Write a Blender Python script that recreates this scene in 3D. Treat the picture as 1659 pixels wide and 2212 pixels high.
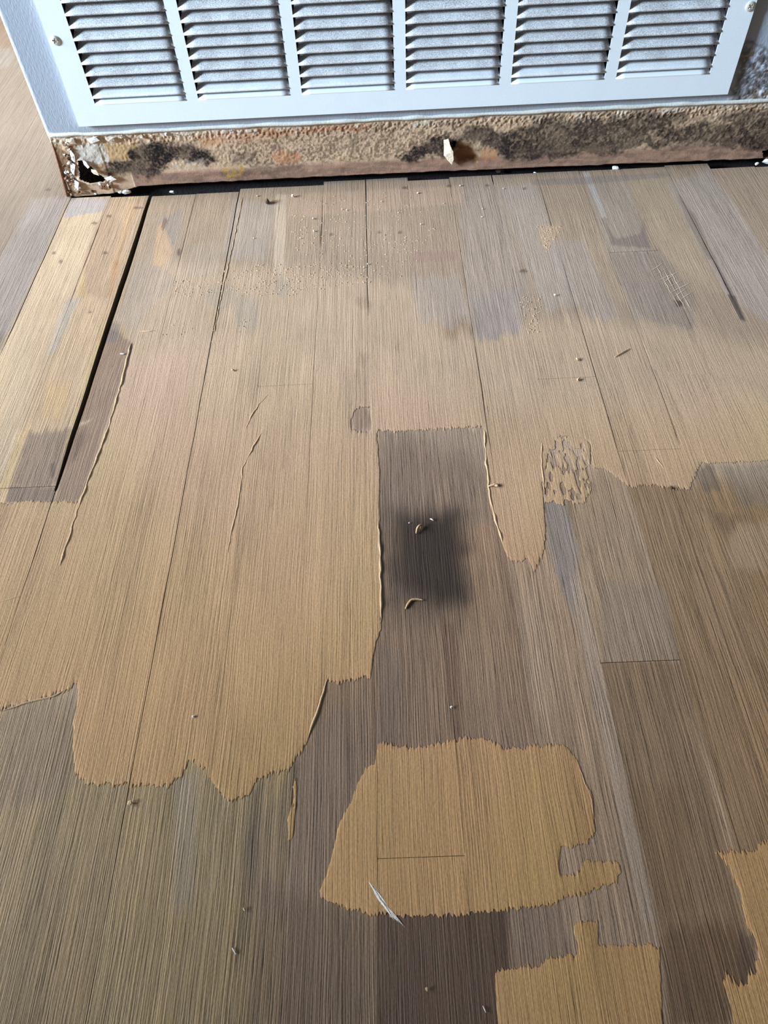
import bpy, bmesh, math, random
import numpy as np
from mathutils import Vector, Matrix

for o in list(bpy.data.objects):
    bpy.data.objects.remove(o)
SC = bpy.context.scene
COL = SC.collection
random.seed(5)

# ------------------------------------------------------------------ camera
F_PX, PITCH, YAW, ROLL = 1580.62, 0.9141, 0.0245, -0.0612
CAM = np.array([0.0, -0.9536, 0.509])
W, H = 1659, 2212
_fwd = np.array([-math.sin(YAW) * math.cos(PITCH), math.cos(YAW) * math.cos(PITCH), -math.sin(PITCH)])
_r0 = np.array([math.cos(YAW), math.sin(YAW), 0.0])
_u0 = np.cross(_r0, _fwd)
_right = math.cos(ROLL) * _r0 + math.sin(ROLL) * _u0
_up = -math.sin(ROLL) * _r0 + math.cos(ROLL) * _u0
cd = bpy.data.cameras.new('camera')
cam = bpy.data.objects.new('camera', cd)
COL.objects.link(cam)
cd.sensor_fit = 'HORIZONTAL'
cd.sensor_width = 36.0
cd.lens = F_PX * 36.0 / W
cd.clip_start = 0.02
m = Matrix.Identity(4)
for i in range(3):
    m[i][0], m[i][1], m[i][2], m[i][3] = _right[i], _up[i], -_fwd[i], CAM[i]
cam.matrix_world = m
SC.camera = cam

# ------------------------------------------------------------------ light
SC.view_settings.view_transform = 'Standard'
SC.view_settings.look = 'None'
SC.view_settings.gamma = 1.0
SC.view_settings.use_curve_mapping = False
SC.view_settings.exposure = 0.0
wd = bpy.data.worlds.new('room_light')
SC.world = wd
wd.use_nodes = True
wd.node_tree.nodes['Background'].inputs[0].default_value = (1.0, 0.92, 0.80, 1)
wd.node_tree.nodes['Background'].inputs[1].default_value = 0.10


def area(name, loc, target, sx, sy, power, color):
    ld = bpy.data.lights.new(name, 'AREA')
    ld.shape = 'RECTANGLE'
    ld.size, ld.size_y = sx, sy
    ld.energy = power
    ld.color = color
    lo = bpy.data.objects.new(name, ld)
    COL.objects.link(lo)
    lo.location = loc
    lo.rotation_euler = (Vector(target) - Vector(loc)).to_track_quat('-Z', 'Y').to_euler()
    return lo


# daylight: one window in the left side of the room, one further back on the left, both unseen, spread narrowed so the near floor dims
WIN1 = dict(loc=(-3.0, 0.22, 1.35), tgt=(0.28, 0.28, 0.0), sx=1.2, sy=1.6, e=25.0, c=(1.0, 0.91, 0.83), sp=51)
WIN2 = dict(loc=(-4.7, -1.75, 1.9), tgt=(0.52, 0.60, 0.36), sx=0.9, sy=1.1, e=46.0, c=(0.66, 0.83, 1.0), sp=37.5)
for nm, w_ in (('window_daylight', WIN1), ('window_daylight', WIN2)):
    lo = area(nm, w_['loc'], w_['tgt'], w_['sx'], w_['sy'], w_['e'], w_['c'])
    lo.data.spread = math.radians(w_['sp'])


# ------------------------------------------------------------------ pixel <-> place
def _ray(px):
    px = np.asarray(px, float)
    return _fwd + ((px[..., 0] - W / 2) / F_PX)[..., None] * _right - ((px[..., 1] - H / 2) / F_PX)[..., None] * _up


def fl(px, z=0.0):
    d = _ray(px)
    s = (z - CAM[2]) / d[..., 2]
    return (CAM + s[..., None] * d)


def wl(px, y=0.0):
    d = _ray(px)
    s = (y - CAM[1]) / d[..., 1]
    return (CAM + s[..., None] * d)


def row_y(row, x=800):
    return float(fl((x, row))[1])


# ------------------------------------------------------------------ noise and shapes (numpy)
def _h(ix, iy, seed):
    n = (ix.astype(np.int64) * 374761393 + iy.astype(np.int64) * 668265263 + seed * 1442695041) & 0xFFFFFFFF
    n = ((n ^ (n >> 13)) * 1274126177) & 0xFFFFFFFF
    n = n ^ (n >> 16)
    return (n & 0xFFFF) / 65535.0


def vn(x, y, seed=0):
    x = np.asarray(x, float); y = np.asarray(y, float)
    x, y = np.broadcast_arrays(x, y)
    ix = np.floor(x); iy = np.floor(y)
    fx = x - ix; fy = y - iy
    fx = fx * fx * (3 - 2 * fx); fy = fy * fy * (3 - 2 * fy)
    a = _h(ix, iy, seed); b = _h(ix + 1, iy, seed); c = _h(ix, iy + 1, seed); d = _h(ix + 1, iy + 1, seed)
    return (a * (1 - fx) + b * fx) * (1 - fy) + (c * (1 - fx) + d * fx) * fy


def fbm(x, y, seed=0, o=4):
    s = 0; a = 0.5; t = 0
    for i in range(o):
        s = s + a * vn(x, y, seed + i * 17); t += a
        x = np.asarray(x) * 2.03; y = np.asarray(y) * 2.03; a *= 0.5
    return s / t


def sdf(P, x, y):
    """signed distance to polygon P, positive inside"""
    x = np.asarray(x, float); y = np.asarray(y, float)
    d = np.full(x.shape, 1e9); ins = np.zeros(x.shape, bool)
    n = len(P)
    for i in range(n):
        ax, ay = P[i]; bx, by = P[(i + 1) % n]
        ex, ey = bx - ax, by - ay
        wx = x - ax; wy = y - ay
        tt = np.clip((wx * ex + wy * ey) / (ex * ex + ey * ey + 1e-18), 0, 1)
        dx = wx - tt * ex; dy = wy - tt * ey
        d = np.minimum(d, dx * dx + dy * dy)
        if abs(ey) > 1e-12:
            c = ((ay > y) != (by > y)) & (x < ex * (y - ay) / ey + ax)
            ins ^= c
    d = np.sqrt(d)
    return np.where(ins, d, -d)


def sstep(a, b, x):
    t = np.clip((x - a) / (b - a), 0, 1)
    return t * t * (3 - 2 * t)


def s2l(c):
    c = np.asarray(c, float) / 255.0
    return np.where(c <= 0.04045, c / 12.92, ((c + 0.055) / 1.055) ** 2.4)


# ------------------------------------------------------------------ objects
def obj(name, me, mat, parent=None, loc=None):
    o = bpy.data.objects.new(name, me)
    COL.objects.link(o)
    if mat is not None and me is not None and not me.materials:
        me.materials.append(mat)
    if parent is not None:
        o.parent = parent
    if loc is not None:
        o.location = loc
    return o


def empty(name, loc=(0, 0, 0)):
    o = bpy.data.objects.new(name, None)
    COL.objects.link(o)
    o.location = loc
    return o


def tag(o, label=None, cat=None, group=None, kind=None):
    if label: o['label'] = label
    if cat: o['category'] = cat
    if group: o['group'] = group
    if kind: o['kind'] = kind
    return o


def mesh(name, V, Fc, smooth=False, attrs=None):
    me = bpy.data.meshes.new(name)
    V = np.asarray(V, np.float32)
    Fl = [list(map(int, f)) for f in Fc] if not isinstance(Fc, np.ndarray) else None
    if Fl is None:
        n, k = Fc.shape
        me.vertices.add(len(V)); me.vertices.foreach_set('co', V.ravel())
        me.loops.add(n * k); me.loops.foreach_set('vertex_index', Fc.astype(np.int32).ravel())
        me.polygons.add(n); me.polygons.foreach_set('loop_start', np.arange(0, n * k, k, dtype=np.int32))
    else:
        me.from_pydata(V.tolist(), [], Fl)
    me.update(calc_edges=True)
    if smooth:
        me.polygons.foreach_set('use_smooth', np.ones(len(me.polygons), bool))
    for k_, a in (attrs or {}).items():
        if a.ndim == 2:
            at = me.attributes.new(k_, 'FLOAT_COLOR', 'POINT')
            c = np.ones((len(V), 4), np.float32); c[:, :3] = a
            at.data.foreach_set('color', c.ravel())
        else:
            at = me.attributes.new(k_, 'FLOAT', 'POINT')
            at.data.foreach_set('value', np.asarray(a, np.float32).ravel())
    me.validate()
    return me


def box_mesh(name, x0, x1, y0, y1, z0, z1):
    V = [(x, y, z) for z in (z0, z1) for y in (y0, y1) for x in (x0, x1)]
    Fc = [(0, 2, 3, 1), (4, 5, 7, 6), (0, 1, 5, 4), (1, 3, 7, 5), (3, 2, 6, 7), (2, 0, 4, 6)]
    return mesh(name, V, Fc)


# ------------------------------------------------------------------ materials
def nt(name):
    mt = bpy.data.materials.new(name)
    mt.use_nodes = True
    t = mt.node_tree
    return mt, t, t.nodes['Principled BSDF']


def N(t, typ, **kw):
    n = t.nodes.new(typ)
    for k, v in kw.items():
        if k.startswith('i_'):
            n.inputs[int(k[2:])].default_value = v
        else:
            setattr(n, k, v)
    return n


def plain(name, rgb, rough=0.6, metal=0.0, bump=0.0, scale=200.0, vary=0.0):
    mt, t, b = nt(name)
    c = tuple(s2l(rgb)) + (1,)
    b.inputs['Base Color'].default_value = c
    b.inputs['Roughness'].default_value = rough
    b.inputs['Metallic'].default_value = metal
    if bump or vary:
        g = N(t, 'ShaderNodeNewGeometry')
        n = N(t, 'ShaderNodeTexNoise'); n.inputs['Scale'].default_value = scale; n.inputs['Detail'].default_value = 4
        t.links.new(g.outputs['Position'], n.inputs['Vector'])
        if bump:
            bp = N(t, 'ShaderNodeBump'); bp.inputs['Strength'].default_value = bump; bp.inputs['Distance'].default_value = 0.001
            t.links.new(n.outputs['Fac'], bp.inputs['Height']); t.links.new(bp.outputs['Normal'], b.inputs['Normal'])
        if vary:
            mr = N(t, 'ShaderNodeMapRange'); mr.inputs[1].default_value = .3; mr.inputs[2].default_value = .7
            mr.inputs[3].default_value = 1 - vary; mr.inputs[4].default_value = 1 + vary
            t.links.new(n.outputs['Fac'], mr.inputs[0])
            mx = N(t, 'ShaderNodeMix', data_type='RGBA', blend_type='MULTIPLY'); mx.inputs[0].default_value = 1
            mx.inputs[6].default_value = c
            t.links.new(mr.outputs[0], mx.inputs[7]); t.links.new(mx.outputs[2], b.inputs['Base Color'])
    return mt


def wood_mat():
    mt, t, b = nt('board_surface')
    L = t.links.new
    g = N(t, 'ShaderNodeNewGeometry')
    a = N(t, 'ShaderNodeAttribute', attribute_name='col')
    ga = N(t, 'ShaderNodeAttribute', attribute_name='grain')
    pid = N(t, 'ShaderNodeAttribute', attribute_name='pid')
    warp = N(t, 'ShaderNodeTexNoise', noise_dimensions='4D'); warp.inputs['Scale'].default_value = 9; warp.inputs['Detail'].default_value = 2
    L(g.outputs['Position'], warp.inputs['Vector']); L(pid.outputs['Fac'], warp.inputs['W'])
    wv = N(t, 'ShaderNodeVectorMath', operation='MULTIPLY_ADD'); wv.inputs[1].default_value = (0.0045, 0.0, 0)
    L(warp.outputs['Color'], wv.inputs[0]); L(g.outputs['Position'], wv.inputs[2])

    def stretch(sx, sy, det=2.0):
        v = N(t, 'ShaderNodeVectorMath', operation='MULTIPLY'); v.inputs[1].default_value = (sx, sy, 1.0)
        L(wv.outputs[0], v.inputs[0])
        n = N(t, 'ShaderNodeTexNoise', noise_dimensions='4D'); n.inputs['Scale'].default_value = 1; n.inputs['Detail'].default_value = det
        L(v.outputs[0], n.inputs['Vector']); L(pid.outputs['Fac'], n.inputs['W'])
        return n.outputs['Fac']
    fine = stretch(980, 12, 3.0)
    mid = stretch(170, 4.0, 2.0)
    pore = stretch(1500, 45, 1.0)

    def mrange(s, a0, a1, b0, b1):
        r = N(t, 'ShaderNodeMapRange'); r.inputs[1].default_value = a0; r.inputs[2].default_value = a1
        r.inputs[3].default_value = b0; r.inputs[4].default_value = b1
        L(s, r.inputs[0]); return r.outputs[0]

    def math_(op, x, y):
        n = N(t, 'ShaderNodeMath', operation=op)
        for i, q in enumerate((x, y)):
            if isinstance(q, (int, float)): n.inputs[i].default_value = q
            else: L(q, n.inputs[i])
        return n.outputs[0]
    f1 = mrange(fine, .33, .67, -0.5, 0.42)
    f2 = mrange(mid, .35, .65, -0.15, 0.15)
    f3 = mrange(pore, .28, .46, -0.6, 0.0)
    s = math_('ADD', math_('ADD', f1, f2), f3)
    k = math_('MULTIPLY', s, ga.outputs['Fac'])
    # speckle of grit
    sp = N(t, 'ShaderNodeTexNoise'); sp.inputs['Scale'].default_value = 520; sp.inputs['Detail'].default_value = 2
    L(g.outputs['Position'], sp.inputs['Vector'])
    sk = mrange(sp.outputs['Fac'], .28, .72, -0.09, 0.09)
    k2 = math_('ADD', math_('ADD', k, sk), 1.0)
    k3 = math_('MAXIMUM', k2, 0.12)
    mx = N(t, 'ShaderNodeMix', data_type='RGBA', blend_type='MULTIPLY'); mx.inputs[0].default_value = 1
    L(a.outputs['Color'], mx.inputs[6]); L(k3, mx.inputs[7])
    L(mx.outputs[2], b.inputs['Base Color'])
    b.inputs['Roughness'].default_value = 0.52
    b.inputs['Specular IOR Level'].default_value = 0.35
    hs = math_('ADD', math_('MULTIPLY', math_('ADD', f1, f3), math_('ADD', math_('MULTIPLY', ga.outputs['Fac'], .75), .28)), math_('MULTIPLY', sk, 1.3))
    bp = N(t, 'ShaderNodeBump'); bp.inputs['Strength'].default_value = 0.55; bp.inputs['Distance'].default_value = 0.0007
    L(hs, bp.inputs['Height']); L(bp.outputs['Normal'], b.inputs['Normal'])
    return mt


def attr_mat(name, rough=0.85, bump=0.5, scale=600.0, dist=0.001, spec=0.2, speck=0.12):
    mt, t, b = nt(name)
    L = t.links.new
    a = N(t, 'ShaderNodeAttribute', attribute_name='col')
    g = N(t, 'ShaderNodeNewGeometry')
    n = N(t, 'ShaderNodeTexNoise'); n.inputs['Scale'].default_value = scale; n.inputs['Detail'].default_value = 4
    L(g.outputs['Position'], n.inputs['Vector'])
    r = N(t, 'ShaderNodeMapRange'); r.inputs[1].default_value = .3; r.inputs[2].default_value = .7
    r.inputs[3].default_value = 1 - speck; r.inputs[4].default_value = 1 + speck
    L(n.outputs['Fac'], r.inputs[0])
    mx = N(t, 'ShaderNodeMix', data_type='RGBA', blend_type='MULTIPLY'); mx.inputs[0].default_value = 1
    L(a.outputs['Color'], mx.inputs[6]); L(r.outputs[0], mx.inputs[7]); L(mx.outputs[2], b.inputs['Base Color'])
    bp = N(t, 'ShaderNodeBump'); bp.inputs['Strength'].default_value = bump; bp.inputs['Distance'].default_value = dist
    L(n.outputs['Fac'], bp.inputs['Height']); L(bp.outputs['Normal'], b.inputs['Normal'])
    b.inputs['Roughness'].default_value = rough
    b.inputs['Specular IOR Level'].default_value = spec
    return mt


def paint_mat():
    """wall paint with a roller texture running down the wall; colour from the wall's own marks"""
    mt, t, b = nt('wall_paint')
    L = t.links.new
    a = N(t, 'ShaderNodeAttribute', attribute_name='col')
    L(a.outputs['Color'], b.inputs['Base Color'])
    g = N(t, 'ShaderNodeNewGeometry')
    v = N(t, 'ShaderNodeVectorMath', operation='MULTIPLY'); v.inputs[1].default_value = (520, 520, 170)
    L(g.outputs['Position'], v.inputs[0])
    n = N(t, 'ShaderNodeTexNoise'); n.inputs['Scale'].default_value = 1; n.inputs['Detail'].default_value = 3
    L(v.outputs[0], n.inputs['Vector'])
    bp = N(t, 'ShaderNodeBump'); bp.inputs['Strength'].default_value = 0.6; bp.inputs['Distance'].default_value = 0.0008
    L(n.outputs['Fac'], bp.inputs['Height']); L(bp.outputs['Normal'], b.inputs['Normal'])
    b.inputs['Roughness'].default_value = 0.5
    return mt


def dusty_mat(name, dust):
    mt, t, b = nt(name)
    L = t.links.new
    g = N(t, 'ShaderNodeNewGeometry')
    n = N(t, 'ShaderNodeTexNoise'); n.inputs['Scale'].default_value = 1500; n.inputs['Detail'].default_value = 2
    L(g.outputs['Position'], n.inputs['Vector'])
    big = N(t, 'ShaderNodeTexNoise'); big.inputs['Scale'].default_value = 45; big.inputs['Detail'].default_value = 3
    L(g.outputs['Position'], big.inputs['Vector'])
    ad = N(t, 'ShaderNodeMath', operation='ADD'); L(n.outputs['Fac'], ad.inputs[0])
    sc = N(t, 'ShaderNodeMath', operation='MULTIPLY'); sc.inputs[1].default_value = 0.28; L(big.outputs['Fac'], sc.inputs[0])
    L(sc.outputs[0], ad.inputs[1])
    r = N(t, 'ShaderNodeMapRange'); r.inputs[1].default_value = .44; r.inputs[2].default_value = .80
    r.inputs[3].default_value = 0; r.inputs[4].default_value = dust
    L(ad.outputs[0], r.inputs[0])
    mx = N(t, 'ShaderNodeMix', data_type='RGBA')
    mx.inputs[6].default_value = tuple(s2l((226, 234, 240))) + (1,)
    mx.inputs[7].default_value = tuple(s2l((112, 98, 96))) + (1,)
    L(r.outputs[0], mx.inputs[0])
    L(mx.outputs[2], b.inputs['Base Color'])
    bp = N(t, 'ShaderNodeBump'); bp.inputs['Strength'].default_value = 0.35; bp.inputs['Distance'].default_value = 0.0004
    L(ad.outputs[0], bp.inputs['Height'])
    if dust > .3: L(bp.outputs['Normal'], b.inputs['Normal'])
    b.inputs['Roughness'].default_value = 0.45 if dust < .3 else .8
    return mt


M_WOOD = wood_mat()
M_MOLD = attr_mat('mouldy_plasterboard', 0.95, 0.5, 1100, 0.0008, 0.15, 0.2)
M_PAINT = paint_mat()
M_GRILLE = dusty_mat('white_enamel', 0.10)
M_DUSTY = dusty_mat('dusty_white_enamel', 0.85)
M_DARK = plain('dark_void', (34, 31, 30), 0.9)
M_SUB = plain('dark_subfloor', (26, 23, 21), 0.95, 0, 0.8, 300, .4)
M_FILL = plain('filler_ridge', (192, 163, 128), 0.7, 0, .4, 700, .08)
M_WHITE = plain('white_plaster', (222, 220, 214), 0.85, 0, .5, 600, .08)
M_TAN = plain('tan_crumb', (190, 163, 128), 0.85, 0, .5, 700, .12)
M_CHIP = plain('dark_chip', (86, 74, 58), 0.8, 0, .6, 500, .25)
M_PAPER = plain('torn_paper', (186, 170, 150), 0.9, 0, .6, 500, .2)
M_BROWN = plain('brown_backing', (120, 84, 52), 0.9, 0, .6, 200, .25)
M_CHROME = plain('screw_metal', (214, 214, 206), 0.38, 0.45)
M_RUST = plain('rusty_bead', (116, 82, 60), 0.85, 0, .8, 400, .35)
M_DUSTCLUMP = plain('gap_grit', (70, 66, 64), 0.95, 0, .8, 500, .5)

# ------------------------------------------------------------------ the boards: layout
SEAMS = [-0.766, -0.7085, -0.651, -0.5935, -0.535, -0.4775, -0.4202, -0.3655, -0.3108, -0.2490, -0.1910, -0.1342, -0.0775, -0.0207,
         0.0355, 0.0917, 0.1491, 0.2082, 0.266, 0.3237, 0.3814, 0.439, 0.497, 0.5545, 0.612, 0.67]
LEFT = [SEAMS[0] - .0575 * i for i in range(8, 0, -1)]
SEAMS = LEFT + SEAMS + [SEAMS[-1] + .0577 * i for i in range(1, 7)]
OFF = len(LEFT)
NP = len(SEAMS) - 1
# gap of each seam (mm) by photo row, from the wall towards the camera
GAPS = {6: [(300, .2), (425, .9), (700, .9), (770, .2)],
        7: [(440, .2), (500, .7), (640, .5), (700, .25)],
        8: [(420, 4.8), (520, 6.4), (600, 7.0), (760, 6.0), (950, 4.8), (1035, 3.0), (1049, 2.6), (1054, .7), (1083, .5), (1290, .35), (1450, .05)],
        9: [(400, .5), (560, .4), (590, .12), (1000, .05)],
        10: [(400, 1.6), (430, 1.0), (520, .9), (700, .9), (900, .5), (1350, .5), (1600, .4), (2212, .25)],
        11: [(400, .2), (900, .05)], 12: [(400, .2), (470, .6), (500, .6), (520, .2), (800, .35), (1200, .15), (1620, .2), (1650, .3), (1800, .25), (1850, .04)],
        13: [(380, 1.0), (440, .7), (650, .6), (680, .05)],
        14: [(400, .25), (700, .05)], 15: [(390, .3), (700, .3), (830, .6), (930, .5), (1100, .06)],
        16: [(375, 1.4), (402, .9), (410, .2), (900, .06)], 17: [(410, .3), (500, .7), (505, .2), (600, .4), (930, .6), (1060, .2), (1300, .05)],
        18: [(380, .6), (400, .2), (900, .3), (965, .6), (990, .06)],
        20: [(400, .3), (530, .7), (650, .8), (700, .06)]}
BUTTS = {7: [1052], 16: [816, 1428], 18: [543], 17: [972], 13: [1851], 11: [832]}
ENDS = {6: -.0037, 7: -.0070, 8: -.0094, 9: -.0085, 10: -.0013, 11: -.0018, 12: .0070, 13: .0076, 14: -.0013, 15: .0026, 16: .0026,
        17: .0034, 18: .0024, 19: .0025, 20: .0060, 21: -.0080, 22: -.0095, 23: -.009, 24: -.009}

GAPS = {k + OFF: v for k, v in GAPS.items()}
BUTTS = {k + OFF: v for k, v in BUTTS.items()}
ENDS = {k + OFF: v for k, v in ENDS.items()}


def gap(i, y):
    if i not in GAPS:
        return np.where(np.asarray(y) > -.33, .00016, .00007)
    g = GAPS[i]
    ys = [row_y(r, 300 if i < 11 + OFF else 900) for r, _ in g][::-1]
    gs = [v * (1.35 if .25 <= v < 2 else 1.0) for _, v in g][::-1]
    return np.interp(y, ys, gs) * 1e-3


def seam_x(i, y):
    # the seams wander a fraction of a millimetre
    return SEAMS[i] + (vn(np.asarray(y) * 22, np.full(np.shape(y), i * 7.3), 5) - .5) * 0.0009


def edge_l(k, y):
    g = gap(k, y)
    return seam_x(k, y) + g / 2


def edge_r(k, y):
    g = gap(k + 1, y)
    return seam_x(k + 1, y) - g / 2


# ------------------------------------------------------------------ colour of the boards
def P(pts):
    return [tuple(q[:2]) for q in fl(np.array(pts, float))]


TONE = {6: (196, 173, 143), 7: (192, 166, 129), 8: (162, 137, 103), 9: (151, 127, 94), 10: (153, 130, 95), 11: (150, 127, 93),
        12: (138, 114, 92), 13: (140, 114, 92), 14: (142, 117, 95), 15: (157, 133, 111), 16: (159, 135, 111), 17: (146, 119, 90),
        18: (146, 119, 89), 19: (148, 122, 92), 20: (146, 120, 90), 21: (150, 124, 95)}
TONE = {k + OFF: v for k, v in TONE.items()}

# layers of worn, stained and sanded areas: (outline in photo pixels, sRGB, opacity, softness mm, jitter mm, grain)
LAY = []


def lay(pts, rgb, op=1.0, soft=6.0, jit=4.0, grain=None):
    LAY.append((P(pts), s2l(rgb), op, soft * 1e-3, jit * 1e-3, grain))


def ell(cx, cy, rx, ry, n=14):
    return [(cx + rx * math.cos(2 * math.pi * i / n), cy + ry * math.sin(2 * math.pi * i / n)) for i in range(n)]


# old boards beyond the corner, on the left
lay([(-600, -60), (40, -60), (170, 430), (0, 770), (-700, 760)], (137, 123, 109), .9, 10, 6, .3)
lay([(-60, 60), (10, 45), (40, 85), (20, 110), (-40, 115)], (140, 118, 98), .7, 6, 3, .2)
lay([(0, 100), (30, 108), (25, 140), (-30, 160)], (152, 142, 130), .6, 6, 3, .2)
lay([(70, 430), (150, 425), (20, 720), (-60, 730), (-20, 600)], (158, 150, 146), .55, 14, 8, .3)
# sanded and smeared zone by the wall
lay([(320, 395), (1700, 345), (1900, 760), (1500, 745), (1150, 700), (1000, 700), (700, 640), (230, 700)], (155, 137, 119), .92, 34, 12, .3)
lay([(330, 560), (500, 575), (800, 600), (900, 620), (980, 720), (1160, 690), (1300, 690), (1450, 715), (1660, 745), (1900, 790),
     (1900, 1080), (1300, 1000), (1050, 1000), (820, 930), (700, 1450), (200, 1500), (0, 1500), (0, 1100), (160, 1000), (255, 720)],
    (176, 154, 131), .94, 42, 14, .26)
# grey boards on the right, near the wall
lay([(985, 400), (1070, 395), (1150, 640), (1120, 720), (1020, 730)], (154, 140, 129), .7, 8, 14, .4)
lay([(1075, 400), (1160, 400), (1250, 660), (1180, 670), (1130, 560)], (162, 150, 140), .6, 8, 12, .35)
lay([(1170, 520), (1260, 520), (1340, 690), (1270, 690)], (158, 146, 138), .55, 8, 12, .4)
lay([(1262, 385), (1350, 380), (1440, 640), (1480, 700), (1370, 690), (1310, 540)], (150, 137, 124), .8, 3, 4, .3)
lay([(1355, 380), (1440, 375), (1560, 640), (1440, 560)], (160, 142, 120), .7, 4, 4, .2)
lay([(1440, 400), (1530, 360), (1720, 640), (1690, 720), (1570, 640)], (160, 150, 142), .6, 8, 10, .35)
lay([(1300, 470), (1320, 530), (1405, 535), (1390, 470), (1385, 505), (1330, 515)], (112, 100, 96), .6, 5, 4, .3)
lay([(1320, 548), (1425, 542), (1500, 640), (1500, 710), (1400, 690), (1360, 660)], (136, 122, 112), .7, 6, 8, .4)
lay([(1462, 420), (1500, 465), (1545, 560), (1530, 560), (1480, 470)], (110, 98, 88), .55, 4, 3, .3)
lay([(1570, 635), (1588, 640), (1612, 694), (1600, 692)], (70, 64, 60), .85, 2.5, 2, .3)
lay([(1532, 548), (1545, 565), (1586, 640), (1578, 640)], (88, 78, 72), .7, 2.5, 2, .3)
lay([(1455, 650), (1472, 648), (1476, 660), (1462, 664)], (60, 55, 52), .8, 2, 1, .2)
lay([(1258, 372), (1272, 372), (1312, 470), (1300, 470)], (176, 172, 166), .6, 3, 2, .2)
# marks parallel with the wall where the baseboard stood
lay([(1150, 388), (1270, 382), (1450, 372), (1450, 382), (1270, 398), (1150, 400)], (128, 120, 114), .6, 3, 1, .2)
lay([(620, 420), (1000, 400), (1000, 440), (620, 470)], (176, 150, 130), .5, 8, 4, .2)
# reddish smear band
lay([(893, 545), (985, 542), (990, 562), (895, 566)], (148, 120, 110), .6, 5, 2, .3)
lay([(1168, 487), (1215, 488), (1180, 545), (1165, 520)], (176, 150, 122), .6, 12, 6, .2)
# grey clouds in the left middle
lay(ell(535, 680, 30, 45), (152, 142, 130), .55, 12, 4)
lay(ell(480, 640, 35, 30), (152, 142, 130), .4, 12, 4)
lay(ell(610, 620, 18, 22), (150, 142, 130), .45, 8, 3)
lay([(350, 470), (395, 450), (390, 500), (360, 560), (345, 540)], (140, 132, 128), .5, 7, 4)
lay([(340, 490), (352, 480), (372, 545), (352, 572), (330, 575)], (188, 156, 122), .6, 5, 4, .2)
lay([(356, 470), (364, 475), (352, 500), (348, 490)], (110, 90, 76), .7, 2.5, 2)
lay([(410, 530), (480, 520), (470, 600), (400, 600)], (160, 146, 132), .4, 12, 4)
lay([(500, 430), (600, 440), (580, 560), (480, 560)], (158, 148, 140), .5, 10, 6, .25)
lay([(596, 420), (620, 420), (612, 590), (590, 590)], (186, 170, 150), .6, 3, 2, .2)
lay([(885, 600), (990, 590), (1015, 700), (910, 700)], (158, 146, 138), .5, 8, 14, .4)
lay([(1010, 640), (1120, 620), (1130, 720), (1030, 735)], (146, 136, 132), .6, 8, 8, .35)
lay([(250, 690), (300, 560), (390, 600), (330, 660), (285, 730)], (158, 144, 132), .5, 10, 6)
# left boards: honey streaks and blue-grey ends
lay([(150, 430), (235, 428), (120, 760), (10, 1000), (0, 760)], (192, 170, 143), .85, 8, 10, .25)
lay([(150, 430), (240, 428), (236, 455), (140, 470)], (158, 154, 156), .75, 5, 3, .25)
lay([(232, 428), (315, 428), (240, 660), (190, 640), (180, 560)], (168, 144, 122), .8, 6, 8, .35)
lay([(275, 440), (300, 440), (250, 600), (235, 640), (245, 560)], (182, 150, 116), .55, 6, 9, .35)
lay([(250, 560), (262, 560), (240, 640), (232, 640)], (168, 122, 86), .4, 5, 6, .4)
lay([(120, 640), (235, 640), (150, 930), (30, 930), (60, 780)], (184, 160, 134), .8, 9, 10, .3)
lay([(100, 830), (150, 830), (135, 905), (90, 900)], (198, 166, 122), .5, 9, 8, .25)
lay([(140, 650), (175, 640), (120, 760), (100, 770)], (170, 166, 158), .5, 8, 6)
lay([(-60, 760), (30, 760), (-10, 1050), (-90, 1050)], (196, 172, 142), .8, 8, 8, .25)
lay([(60, 935), (152, 925), (128, 1050), (22, 1052)], (136, 118, 106), .85, 8, 6, .45)
lay([(110, 1000), (120, 998), (116, 1030), (108, 1030)], (84, 76, 70), .6, 3, 2)
lay([(20, 1052), (120, 1052), (118, 1086), (10, 1086)], (132, 114, 102), .95, 2, 2, .4)
lay([(230, 700), (290, 745), (250, 850), (215, 960), (172, 1086), (118, 1086), (150, 960), (205, 800)], (140, 118, 102), .9, 3, 3, .45)
lay([(235, 690), (262, 700), (250, 740), (225, 740)], (112, 106, 106), .6, 8, 3)
lay([(165, 940), (190, 920), (180, 960), (150, 1000)], (104, 86, 78), .6, 8, 4)
lay([(150, 918), (200, 905), (185, 916), (155, 926)], (190, 170, 145), .7, 2, 1)
# bare boards below
lay([(822, 925), (1045, 920), (1060, 1130), (1000, 1140), (822, 1140)], (128, 112, 100), .55, 8, 8, .55)
lay([(818, 1095), (1000, 1090), (1015, 1335), (900, 1350), (830, 1320)], (96, 80, 68), .62, 30, 6, .6)
lay([(845, 1110), (990, 1105), (1006, 1240), (1006, 1305), (940, 1310), (850, 1290)], (70, 58, 50), .72, 24, 5, .6)
lay([(860, 1125), (985, 1115), (1006, 1190), (1010, 1295), (950, 1300), (868, 1260)], (50, 41, 35), .74, 20, 4, .6)
lay([(955, 1340), (985, 1350), (1000, 1590), (975, 1590)], (112, 86, 70), .6, 6, 8, .55)
lay([(825, 1390), (870, 1390), (860, 1610), (815, 1610)], (120, 104, 94), .4, 8, 10, .5)
lay([(1170, 1080), (1215, 1080), (1250, 1180), (1240, 1340), (1200, 1240)], (128, 124, 122), .65, 8, 12, .45)
lay([(1225, 1250), (1262, 1260), (1420, 1990), (1385, 1990)], (164, 146, 130), .6, 5, 6, .4)
lay([(1298, 1430), (1470, 1430), (1660, 2210), (1450, 2210), (1420, 1990)], (128, 104, 80), .7, 2, 0, .5)
lay([(1360, 1700), (1480, 1700), (1500, 1990), (1430, 1990)], (124, 98, 72), .5, 14, 10, .45)
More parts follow.
